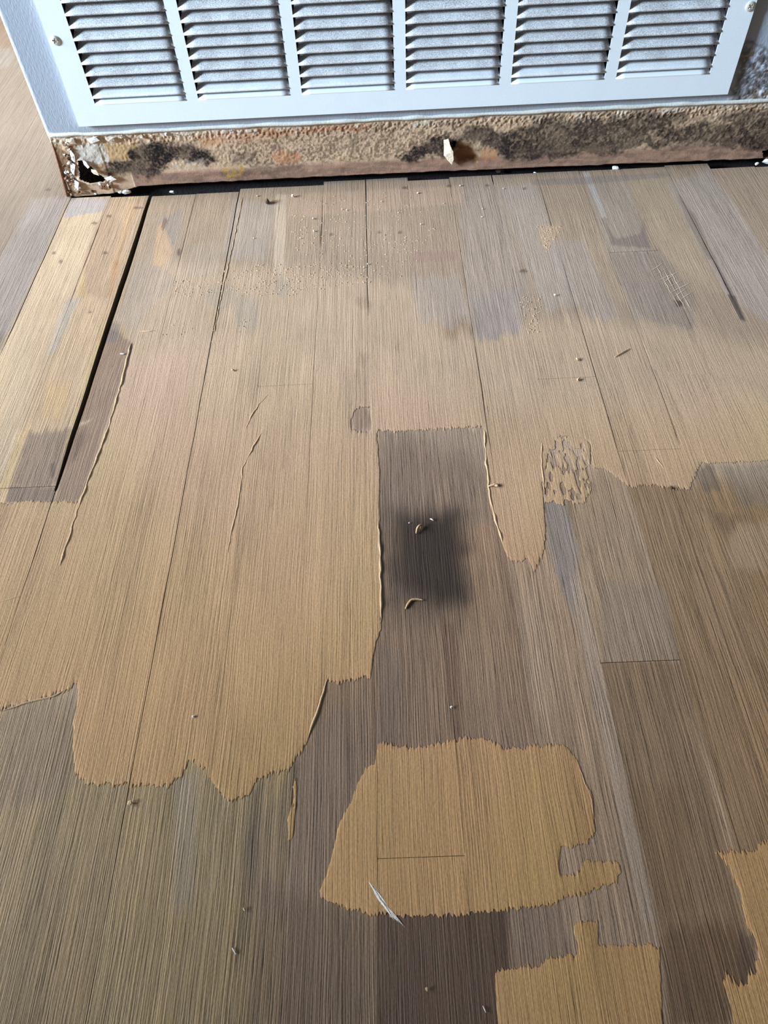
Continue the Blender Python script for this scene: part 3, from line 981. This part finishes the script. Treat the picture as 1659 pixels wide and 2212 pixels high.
# smooth pinkish lower band
band = sstep(.30, .20, zr + (n3 - .5) * .12 + .05 * (n1 - .5)) * (x > -.33)
c = blend(c, band * .85, (150, 116, 98))
c = blend(c, sstep(.42, .62, fbm(x * 45, z * 260, 145, 3)) * band * .35, (96, 78, 70))
c *= (1 - .0 * band)[:, None]
# black mould
blk = [([(300, 306), (350, 304), (410, 318), (455, 325), (470, 345), (430, 350), (385, 343), (350, 365), (335, 385), (285, 380), (245, 372), (222, 360), (235, 345), (280, 345), (275, 325)], .95),
       ([(862, 345), (900, 318), (935, 300), (985, 296), (990, 320), (960, 338), (900, 345)], .9),
       ([(985, 290), (1010, 278), (1045, 276), (1090, 290), (1140, 300), (1150, 330), (1100, 335), (1075, 318), (1020, 312), (1000, 300)], .85),
       ([(1075, 325), (1085, 300), (1125, 280), (1170, 262), (1240, 256), (1250, 290), (1240, 330), (1160, 340), (1100, 340)], .8),
       ([(1240, 262), (1330, 258), (1420, 248), (1480, 245), (1470, 262), (1400, 285), (1420, 310), (1330, 325), (1240, 330)], .8),
       ([(1420, 280), (1520, 270), (1659, 262), (1760, 250), (1760, 320), (1600, 318), (1500, 312), (1420, 312)], .85),
       ([(1560, 250), (1659, 232), (1760, 232), (1760, 262), (1600, 262)], .7),
       ([(480, 375), (560, 362), (620, 358), (660, 366), (600, 375), (520, 382)], .35),
       ([(500, 330), (545, 335), (560, 350), (500, 355)], .35)]
for poly, op in blk:
    s = sdf(WP(poly), wx, wz)
    a = sstep(-.006, .003, s + (n2 - .5) * .010)
    hatch = fbm((x + z * .8) * 420, (z - x * .35) * 260, 143, 3)
    c = blend(c, a * min(1, op + .12) * (.72 + .28 * sstep(.34, .54, n1 * .5 + hatch * .5)), (36, 30, 28))
    c = blend(c, a * op * sstep(.56, .68, hatch) * .45, (136, 114, 94))
# pale fuzzy bloom in the mould
c = blend(c, sstep(.50, .62, fbm(x * 240 + 5, z * 280, 141, 3)) * sstep(.2, .45, zr) * .5 * sstep(.15, .2, x), (84, 70, 58))
c = blend(c, sstep(.55, .66, fbm(x * 260 + 5, z * 300, 147, 2)) * sstep(.2, .45, zr) * .4 * (x > .17), (166, 142, 116))
c = blend(c, sstep(-.003, .004, sdf(WP([(370, 355), (440, 345), (450, 362), (390, 372)]), wx, wz)) * .5 * sstep(.4, .6, n2), (186, 178, 168))
# bare grey paper and yellow stains at the left end
c = blend(c, sstep(-.001, .001, sdf(WP([(165, 312), (222, 306), (236, 350), (205, 356), (180, 345), (160, 330)]), x + (n2 - .5) * .003, z + (n1 - .5) * .003)), (196, 186, 174))
c = blend(c, sstep(-.002, .002, sdf(WP([(224, 308), (290, 305), (280, 338), (240, 345), (232, 330)]), wx, wz)) * .8, (178, 146, 102))
c = blend(c, sstep(-.002, .003, sdf(WP([(478, 362), (530, 356), (530, 372), (490, 380)]), wx, wz)) * .7 * sstep(.38, .55, n2), (176, 140, 62))
c = blend(c, sstep(-.001, .003, sdf(WP([(150, 330), (160, 345), (190, 420), (150, 426), (130, 360), (118, 310)]), wx * .5 + x * .5, wz * .5 + z * .5)) * .85 * sstep(.3, .5, n1), (128, 98, 74))
# brown hollow beside the torn nub
c = blend(c, sstep(-.002, .004, sdf(WP([(985, 310), (1010, 315), (1040, 335), (1030, 352), (990, 352), (980, 335)]), wx, wz)) * .8, (110, 70, 40))
c = blend(c, sstep(-.002, .003, sdf(WP([(1040, 318), (1075, 318), (1078, 345), (1045, 345)]), wx, wz)) * .6, (176, 122, 84))
# white plaster crumbs clinging to the upper edge
top = sstep(.80, .97, zr + (n2 - .5) * .3)
c = blend(c, top * sstep(.50, .6, n1) * .7, (206, 194, 176))
c = blend(c, sstep(.88, 1.0, zr) * .5, (196, 186, 170))
yd = .0012 - .0014 * (n2 - .5) * sstep(.25, .4, zr) - .0016 * (n1 - .5) - .0010 * top - .0008 * (x < -.36)
yd = yd + .0040 * sstep(-.002, .008, sdf(WP([(985, 308), (1012, 315), (1035, 335), (1030, 350), (992, 350), (978, 330)]), x, z))
yd = yd - .001 * band
hole = sdf(WP([(168, 345), (178, 342), (190, 352), (205, 362), (215, 375), (235, 383), (222, 392), (190, 394), (172, 388), (172, 372)]), x + (n2 - .5) * .004, z + (n1 - .5) * .004)
hole2 = sdf(WP([(1645, 325), (1680, 318), (1700, 345), (1645, 350)]), x + (n2 - .5) * .004, z)
hole3 = sdf(WP([(976, 304), (986, 303), (985, 317), (978, 320)]), x + (n2 - .5) * .002, z)
hh = np.maximum(np.maximum(hole, hole2), hole3)
yd = yd - .0022 * np.exp(-(hole / .003) ** 2)
c = blend(c, np.exp(-((hole + .0015) / .0014) ** 2) * .8 * sstep(.3, .5, n2), (214, 204, 186))
idx = np.arange(len(x)).reshape(X.shape)
Hm = (hh > 0).reshape(X.shape)
keep = ~(Hm[:-1, :-1] & Hm[1:, 1:])
ii, jj = np.where(keep)
Fq = np.stack([idx[ii, jj], idx[ii, jj + 1], idx[ii + 1, jj + 1], idx[ii + 1, jj]], -1).tolist()
V = np.stack([x, yd, z], -1)
# board thickness: underside and left end
n0 = len(V); row0 = idx[0, :]
back = V[row0].copy(); back[:, 1] = .0127
lft = idx[:, 0]; bl_ = V[lft].copy(); bl_[:, 1] = .0127
V = np.concatenate([V, back, bl_])
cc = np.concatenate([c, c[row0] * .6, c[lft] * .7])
nr = len(row0)
Fq += [(int(row0[i + 1]), int(row0[i]), n0 + i, n0 + i + 1) for i in range(nr - 1)]
n1_ = n0 + nr
Fq += [(int(lft[i]), int(lft[i + 1]), n1_ + i + 1, n1_ + i) for i in range(len(lft) - 1)]
strip = obj('exposed_plasterboard', mesh('exposed_plasterboard', V, Fq, True, {'col': cc}), M_MOLD, wall)
strip['label'] = 'water-damaged plasterboard strip blotched with black mould'
obj('hole_backing', box_mesh('hole_backing', -.415, -.32, .026, .028, .0, .07), M_BROWN, wall)
obj('hole_backing', box_mesh('hole_backing', .10, .13, .0135, .0155, .02, .07), M_BROWN, wall)


def tube(name, pts, rad, mat, parent, seg=6):
    pts = np.array(pts, float)
    V = []; Fc = []
    n = len(pts)
    tg = np.gradient(pts, axis=0)
    for i in range(n):
        t_ = tg[i] / (np.linalg.norm(tg[i]) + 1e-9)
        a = np.cross(t_, (0, 0, 1.0) if abs(t_[2]) < .9 else (1.0, 0, 0)); a /= np.linalg.norm(a); b = np.cross(t_, a)
        r = rad[i] if hasattr(rad, '__len__') else rad
        for j in range(seg):
            th = 2 * math.pi * j / seg
            V.append(pts[i] + r * (math.cos(th) * a + math.sin(th) * b))
    for i in range(n - 1):
        for j in range(seg):
            Fc.append((i * seg + j, i * seg + (j + 1) % seg, (i + 1) * seg + (j + 1) % seg, (i + 1) * seg + j))
    Fc.append(tuple(range(seg))[::-1]); Fc.append(tuple((n - 1) * seg + j for j in range(seg)))
    return obj(name, mesh(name, V, Fc, True), mat, parent)


# bead of old caulk along the lower edge of the paint
s = np.linspace(XC + .004, 1.3, 360)
zc_ = ZP + .0016 + (vn(s * 60, s * 0, 151) - .5) * .0012
tube('caulk_line', np.stack([s, -.0012 + 0 * s, zc_], -1), .0018 + .0012 * vn(s * 45, s * 0, 153), plain('old_caulk', (206, 206, 200), .7, 0, .4, 500, .12), wall)


def sheet(name, pts3, mat, parent, th=.0006, sub=2):
    """curled scrap of paper or paint from a ring of points"""
    bm = bmesh.new()
    vs = [bm.verts.new(p) for p in pts3]
    cen = Vector((0, 0, 0))
    for p in pts3: cen += Vector(p)
    cen /= len(pts3)
    cv = bm.verts.new(cen + Vector((0, -.0012, 0)))
    for i in range(len(vs)):
        bm.faces.new((cv, vs[i], vs[(i + 1) % len(vs)]))
    bmesh.ops.subdivide_edges(bm, edges=bm.edges[:], cuts=1, use_grid_fill=True)
    for v in bm.verts:
        v.co += Vector((random.uniform(-1, 1), random.uniform(-1, 1), random.uniform(-1, 1))) * .0004
    r = bmesh.ops.extrude_face_region(bm, geom=bm.faces[:])
    for e in r['geom']:
        if isinstance(e, bmesh.types.BMVert): e.co += Vector((.0, th, 0))
    bmesh.ops.recalc_face_normals(bm, faces=bm.faces[:])
    me = bpy.data.meshes.new(name); bm.to_mesh(me); bm.free()
    return obj(name, me, mat, parent)


def wpt(px, dy):
    q = wl(np.array(px, float), dy)
    return (float(q[0]), float(q[1]), float(q[2]))


# torn nub in the middle of the strip
o = sheet('torn_paper_flap', [wpt((958, 303), -.002), (wpt((968, 301), -.008)), wpt((972, 312), -.012), wpt((979, 328), -.012), wpt((980, 345), -.008), wpt((976, 356), -.004), wpt((966, 346), -.003), wpt((959, 336), -.001)], M_PAPER, wall)
o['label'] = 'whitish torn paper flap sticking out of the mould'
# curled scraps round the corner hole
for px in ([(178, 345, -.001), (186, 350, -.004), (194, 362, -.005), (190, 364, -.004), (182, 356, -.002)],
           [(196, 366, -.002), (208, 368, -.006), (214, 379, -.008), (203, 377, -.006), (197, 371, -.004)],
           [(150, 320, .0), (160, 335, -.003), (163, 352, -.003), (154, 345, -.002)],
           [(152, 350, -.001), (162, 356, -.004), (160, 380, -.004), (153, 372, -.002)],
           [(158, 386, -.001), (170, 395, -.004), (168, 410, -.004), (160, 402, -.002)],
           [(225, 385, -.001), (240, 380, -.004), (252, 388, -.004), (238, 394, -.003)],
           [(186, 300, -.001), (206, 296, -.003), (216, 303, -.003), (196, 310, -.002)],
           [(226, 298, -.001), (246, 296, -.004), (248, 305, -.003), (232, 306, -.002)],
           [(140, 300, -.001), (158, 298, -.003), (165, 312, -.003), (146, 314, -.002)]):
    sheet('plaster_flake', [wpt(p[:2], p[2]) for p in px], random.choice([M_WHITE, M_WHITE, M_PAPER]), wall)
# crumbled bits of plaster clinging to the rotten end
for i in range(46):
    u_ = random.random(); v_ = random.random()
    if i < 26: cx_, cy_ = 122 + 26 * u_ + 26 * v_, 305 + 112 * v_
    elif i < 36: cx_, cy_ = 160 + 95 * u_, 396 + 22 * v_ - 10 * u_
    else: cx_, cy_ = 130 + 420 * u_, 302 - 28 * u_ + 7 * v_
    r_ = random.uniform(2.0, 5.5)
    n_ = random.choice([5, 6, 7]); a0 = random.uniform(0, 6)
    ring_ = []
    for q_ in range(n_):
        th = a0 + 2 * math.pi * q_ / n_
        rr = r_ * random.uniform(.5, 1.15)
        ring_.append(wpt((cx_ + rr * math.cos(th) * 1.2, cy_ + rr * math.sin(th)), random.uniform(-.0045, .0005)))
    sheet('plaster_flake', ring_, random.choice([M_WHITE, M_WHITE, M_PAPER, M_RUST, M_BROWN]) if i < 36 else random.choice([M_WHITE, M_PAPER]), wall)
# rusted corner bead at the bottom of the corner
tube('corner_bead', [wpt((110, 300), .001), wpt((120, 330), .001), wpt((133, 375), .0), wpt((147, 423), .0)], [.0016, .0020, .0024, .0030], M_RUST, wall)


# ------------------------------------------------------------------ grille
gr = empty('return_air_grille', ((GXL + GXR) / 2, GY, GZB))
tag(gr, 'white stamped-steel air return grille with dusty louvers on the wall', 'grille')
gxo, gyo, gzo = gr.location


def gp(V):
    return [(a - gxo, b - gyo, c_ - gzo) for a, b, c_ in V]


XB = [GXL]
for i in range(6):
    XB += [COL0 + PITCHC * i, COL0 + PITCHC * i + OPW]
XB.append(GXR)
ZB_ = [GZB, ZOB, ZOT, GZT]
V = []; Fc = []
for yv in (GY, GY + .0009):
    for zz in ZB_:
        for xx in XB:
            V.append((xx, yv, zz))
nxb = len(XB); off = nxb * 4
op = lambda i, j: j == 1 and i % 2 == 1
for j in range(3):
    for i in range(nxb - 1):
        if op(i, j): continue
        a = j * nxb + i
        Fc.append((a, a + 1, a + 1 + nxb, a + nxb))
        Fc.append((off + a, off + a + nxb, off + a + 1 + nxb, off + a + 1))
for i in range(nxb - 1):
    if op(i, 1):
        a, b, c_, d = nxb + i, nxb + i + 1, 2 * nxb + i + 1, 2 * nxb + i
        for p, q in ((a, b), (b, c_), (c_, d), (d, a)):
            Fc.append((p, q, off + q, off + p))
# returned rim reaching back to the wall
ring = [(GXL, GZB), (GXR, GZB), (GXR, GZT), (GXL, GZT)]
for i in range(4):
    (xa, za), (xb, zb) = ring[i], ring[(i + 1) % 4]
    n = len(V)
    V += [(xa, GY, za), (xb, GY, zb), (xb, -.0006, zb), (xa, -.0006, za)]
    Fc.append((n, n + 3, n + 2, n + 1))
bm = bmesh.new()
me = mesh('face_frame', gp(V), Fc)
bm.from_mesh(me)
bmesh.ops.remove_doubles(bm, verts=bm.verts[:], dist=1e-6)
bmesh.ops.recalc_face_normals(bm, faces=bm.faces[:])
be = [e for e in bm.edges if len(e.link_faces) == 2 and e.calc_face_angle(0) > 1.2 and all(abs(v.co.y) < 1e-5 for v in e.verts)
      and (all(abs(v.co.x - (GXL - gxo)) < 1e-5 for v in e.verts) or all(abs(v.co.x - (GXR - gxo)) < 1e-5 for v in e.verts) or all(abs(v.co.z) < 1e-5 for v in e.verts))]
if be:
    bmesh.ops.bevel(bm, geom=be, offset=.0017, segments=3, affect='EDGES', profile=.5)
bm.to_mesh(me); bm.free()
obj('face_frame', me, M_GRILLE, gr)


def louver_mesh():
    hw = OPW / 2
    # profile from the front lip back and up: (depth, height, inset of the ends)
    pr = [(-.0004, .0000, .0), (-.0006, .0010, .0), (.0002, .0022, .0002), (.0018, .0036, .0005), (.0040, .0056, .0010), (.0066, .0080, .0017), (.0092, .0106, .0024), (.0112, .0127, .0028)]
    V = []; Fc = []
    nx = 10
    for side in (0, 1):
        for (d, h, ins) in pr:
            for i in range(nx + 1):
                t_ = -1 + 2 * i / nx
                V.append((t_ * (hw - ins), d + (.0005 if side else 0), h - (.0006 if side else 0)))
    R = nx + 1; n = len(pr) * R
    for j in range(len(pr) - 1):
        for i in range(nx):
            a = j * R + i
            Fc.append((a, a + 1, a + 1 + R, a + R)); Fc.append((n + a, n + a + R, n + a + 1 + R, n + a + 1))
        Fc.append((j * R, j * R + R, n + j * R + R, n + j * R)); Fc.append((j * R + nx, n + j * R + nx, n + j * R + R + nx, j * R + R + nx))
    for i in range(nx):
        Fc.append((i, n + i, n + i + 1, i + 1)); b = (len(pr) - 1) * R
        Fc.append((b + i, b + i + 1, n + b + i + 1, n + b + i))
    me = mesh('louver', V, Fc, True)
    me.materials.append(M_DUSTY)
    return me


LM = louver_mesh()
LM2 = LM.copy(); LM2.materials.clear(); LM2.materials.append(dusty_mat('lightly_dusty_enamel', 0.45))
LM3 = LM.copy(); LM3.materials.clear(); LM3.materials.append(M_GRILLE)
for ci in range(6):
    for ri in range(NROW):
        zl = Z0 - SL * (8 - ri)        # lip height of this louver (upper edge of a slot)
        o = obj('louver', LM2 if ri in (0,) else LM, None, gr, (COL0 + PITCHC * ci + OPW / 2 - gxo, .0, zl - gzo))
        o.rotation_euler = (random.uniform(-.02, .02), 0, 0)
    # the lowest blade turned in from the bottom rail
    o = obj('louver', LM3, None, gr, (COL0 + PITCHC * ci + OPW / 2 - gxo, .0003, ZOB - .0012 - gzo))


def screw_mesh():
    V = []; Fc = []
    R = 26; S_ = 64; rad = .0052
    for i in range(R + 1):
        r = rad * i / R
        for j in range(S_):
            th = 2 * math.pi * j / S_
            a, b = r * math.cos(th), r * math.sin(th)
            hgt = .0024 * math.sqrt(max(0, 1 - (r / rad) ** 2 * .93))
            if (abs(a) < .0007 and abs(b) < .0026) or (abs(b) < .0007 and abs(a) < .0026): hgt -= .0022
            V.append((a, -hgt if i < R else 0, b))
    for i in range(R):
        for j in range(S_):
            Fc.append((i * S_ + j, i * S_ + (j + 1) % S_, (i + 1) * S_ + (j + 1) % S_, (i + 1) * S_ + j))
    me = mesh('screw', V, Fc, True)
    me.materials.append(M_CHROME)
    return me


SM = screw_mesh()
for px, rot in (((119, 88), .3), ((1621, 14), .9)):
    q = wl(np.array(px, float), GY - .001)
    o = obj('screw', SM, None, gr, (q[0] - gxo, 0, q[2] - gzo))
    o.rotation_euler = (0, rot, 0)
    o['label'] = 'chrome cross-head screw'


# ------------------------------------------------------------------ crumbs and scraps
def rock(name, px, size, mat, label, cat, group=None, seed=0, z=0.0, rot=0.0):
    q = fl(np.array(px, float), z)
    rnd = random.Random(seed)
    bm = bmesh.new()
    bmesh.ops.create_icosphere(bm, subdivisions=2, radius=1)
    dirs = [Vector((rnd.uniform(-1, 1), rnd.uniform(-1, 1), rnd.uniform(-1, 1))).normalized() for _ in range(7)]
    for v in bm.verts:
        p = v.co.copy()
        for d in dirs:
            e = p.dot(d)
            if e > .62: p -= d * (e - .62)
        p *= 1 + rnd.uniform(-.07, .07)
        v.co = Vector((p.x * size[0], p.y * size[1], p.z * size[2]))
    zmin = min(v.co.z for v in bm.verts)
    for v in bm.verts: v.co.z -= zmin
    me = bpy.data.meshes.new(name); bm.to_mesh(me); bm.free()
    o = obj(name, me, mat, None, (q[0], q[1], z))
    o.rotation_euler = (0, 0, rot)
    tag(o, label, cat, group)
    return o


rock('wood_chip', (577, 439), (.0042, .0048, .0036), M_CHIP, 'dark brown wood chip on the boards near the wall', 'chip', seed=3, rot=.3, z=.0004)
WG = 'white plaster crumbs scattered near the wall'
WL = 'tiny white plaster crumb lying on the boards near the mouldy wall'
crumbs = [(633, 426, 2.2), (677, 473, 1.3), (678, 500, 1.3), (649, 515, .9), (739, 453, .9), (749, 454, .9), (824, 436, .9), (902, 418, 1.3), (909, 485, .9),
          (1042, 452, .8), (1041, 469, .9), (994, 402, 1.1), (556, 424, 1.1), (795, 571, 1.0), (786, 578, .8), (548, 515, .8), (1087, 408, .8), (701, 440, .7), (860, 460, .7), (958, 440, .7)]
for i, (a, b, s_) in enumerate(crumbs):
    s_ *= .00115
    rock('plaster_crumb', (a, b), (s_, s_ * .9, s_ * .8), M_WHITE, WL, 'crumb', WG, seed=20 + i, rot=i, z=.0003)
singles = [((1199, 638), 1.2, M_WHITE, 'white crumb on the grey sanded boards at right of centre'),
           ((975, 1528), .9, M_WHITE, 'white speck on bare wood below the dark stain'),
           ((418, 1548), .9, M_WHITE, 'white speck on the big tan filler area at lower left'),
           ((884, 1130), .6, M_WHITE, 'tiny white speck at the upper edge of the dark stain'),
           ((528, 1964), .8, M_TAN, 'tan speck on the bare boards at lower left'),
           ((281, 1735), 1.4, M_TAN, 'flat tan crumb on the seam below the big filler area'),
           ((1449, 1055), 1.6, M_CHIP, 'dark crumb at the lower edge of the right filler area'),
           ((504, 801), 1.3, M_TAN, 'tan crumb on the filler left of centre'),
           ((1249, 821), 1.6, M_TAN, 'small tan crumb below the elongated crumb at right'),
           ((922, 2137), .9, M_TAN, 'tan speck on the dark board at the bottom'),
           ((1072, 1050), 1.8, M_FILL, 'filler crumb on the edge of the long tongue')]
for i, (p, s_, mt, lb) in enumerate(singles):
    s_ *= .0012
    rock('crumb', p, (s_ * 1.2, s_, s_ * .7), mt, lb, 'crumb', None, 60 + i, .0006, i * 1.3)
rock('filler_crumb', (1247, 777), (.0013, .0036, .0011), M_TAN, 'elongated pale filler crumb on the right boards', 'crumb', seed=81, rot=.2, z=.0006)
rock('filler_crumb', (264, 765), (.0032, .0011, .0009), M_WHITE, 'pale shaving beside the long gap at left', 'crumb', seed=82, z=.0004)


def curl(name, pts, rad, mat, label, cat):
    g = [fl(np.array(p[:2], float)) + np.array([0, 0, p[2]]) for p in pts]
    g = np.array(g)
    n = 14
    s_ = np.linspace(0, len(g) - 1, n)
    q = np.stack([np.interp(s_, range(len(g)), g[:, i]) for i in range(3)], -1)
    base = q[0].copy(); base[2] = 0
    rr = rad * (0.35 + .65 * np.sin(np.linspace(.25, math.pi - .1, n)))
    o = tube(name, q - base, rr, mat, None, 6)
    o.location = base
    tag(o, label, cat)
    return o


curl('filler_shaving', [(899, 1154, .0012), (901, 1146, .003), (905, 1142, .004), (912, 1136, .0022), (908, 1144, .0012)], .0011, M_FILL, 'curled tan filler shaving standing on the dark stain', 'shaving')
curl('filler_shaving', [(929, 1122, .001), (933, 1124, .0014), (937, 1126, .001)], .0007, M_WHITE, 'small white curl at the top of the dark stain', 'shaving')
curl('filler_shaving', [(876, 1316, .0008), (880, 1308, .001), (888, 1297, .0008), (900, 1295, .0007), (916, 1297, .0006)], .0011, M_FILL, 'tan smear-like shaving at the bottom of the dark stain', 'shaving')
curl('filler_shaving', [(1055, 1052, .001), (1068, 1050, .0022), (1080, 1048, .001)], .0011, M_FILL, 'pale shaving across the edge of the filler tongue', 'shaving')
curl('wood_sliver', [(1328, 772, .0006), (1345, 762, .001), (1360, 754, .0006)], .0006, M_TAN, 'thin straight tan sliver on the right boards', 'sliver')
curl('white_fibre', [(502, 2048, .0006), (507, 2056, .001), (511, 2062, .0006)], .0004, M_WHITE, 'short white fibre on the bare boards at lower left', 'fibre')
curl('white_fibre', [(1043, 2173, .0006), (1047, 2182, .001), (1050, 2188, .0006)], .0003, M_WHITE, 'short white fibre on the dark board beside the bottom patch', 'fibre')

# white scuff across the front filler patch: thin chalky strands, parts of the floor
for i in range(9):
    a = i / 8
    p0 = np.array([785 + 12 * a * random.uniform(0, 1) + 50 * max(0, a - .45), 1890 + 75 * max(0, a - .35) + random.uniform(-3, 3)])
    p1 = np.array([838 + 34 * a + random.uniform(-5, 5), 1962 + 42 * a + random.uniform(-4, 4)])
    ridge([tuple(p0), tuple((p0 + p1) / 2 + np.array([random.uniform(-3, 3), random.uniform(-3, 3)])), tuple(p1)], .00085, .0006, 'white_scuff', M_WHITE, seed=30 + i)

# rubble in the gap at the foot of the wall
gl = 'dark grit lump in the gap below the plasterboard'
for i in range(26):
    xx = -.33 + .86 * i / 25 + random.uniform(-.01, .01)
    s_ = random.uniform(.0022, .0042)
    o = rock('grit_lump', (800, 400), (s_ * 1.6, s_, s_), random.choice([M_DUSTCLUMP] * 5 + [M_CHIP, M_PAPER]), gl, 'debris', 'grit lumps in the wall gap', 200 + i, -.0184, random.uniform(0, 3))
    o.location = (xx, random.uniform(.008, .012), -.0184)
for i, (px, s_, mt, lb) in enumerate([((275, 420), 4.5, M_WHITE, 'white plaster lump at the foot of the wall by the long gap'),
                                      ((262, 418), 3.0, M_WHITE, 'smaller white lump left of the plaster lump by the long gap'),
                                      ((373, 418), 3.2, M_WHITE, 'flat white fragment in the gap right of the long floor gap'),
                                      ((1328, 368), 4.0, M_WHITE, 'white flake pile in the wall gap right of centre'),
                                      ((1634, 357), 2.6, M_WHITE, 'round white crumb in the wall gap at the right edge'),
                                      ((1655, 354), 5.0, M_WHITE, 'white scrap in the wall gap at the far right edge'),
                                      ((1080, 372), 5.0, M_CHIP, 'brown fibrous clump in the wall gap near the nub'),
                                      ((1155, 374), 1.4, M_WHITE, 'small white speck in the wall gap right of the brown clump'),
                                      ((222, 412), 4.0, M_PAPER, 'crumbled plaster piece under the corner hole'),
                                      ((195, 405), 5.0, M_WHITE, 'white crumbled plaster piece left below the corner hole'),
                                      ((245, 408), 4.0, M_RUST, 'rusty fragment under the corner hole'),
                                      ((178, 416), 4.0, M_PAPER, 'beige plaster piece at the foot of the wall corner'),
                                      ((210, 420), 2.8, M_WHITE, 'white bit on the board end below the corner hole')]):
    s_ *= .001
    rock('plaster_fragment', px, (s_ * 1.4, s_ * .8, s_ * .8), mt, lb, 'fragment', None, 300 + i, .0003 if px[0] < 280 else -.0020, random.uniform(-.4, .4))
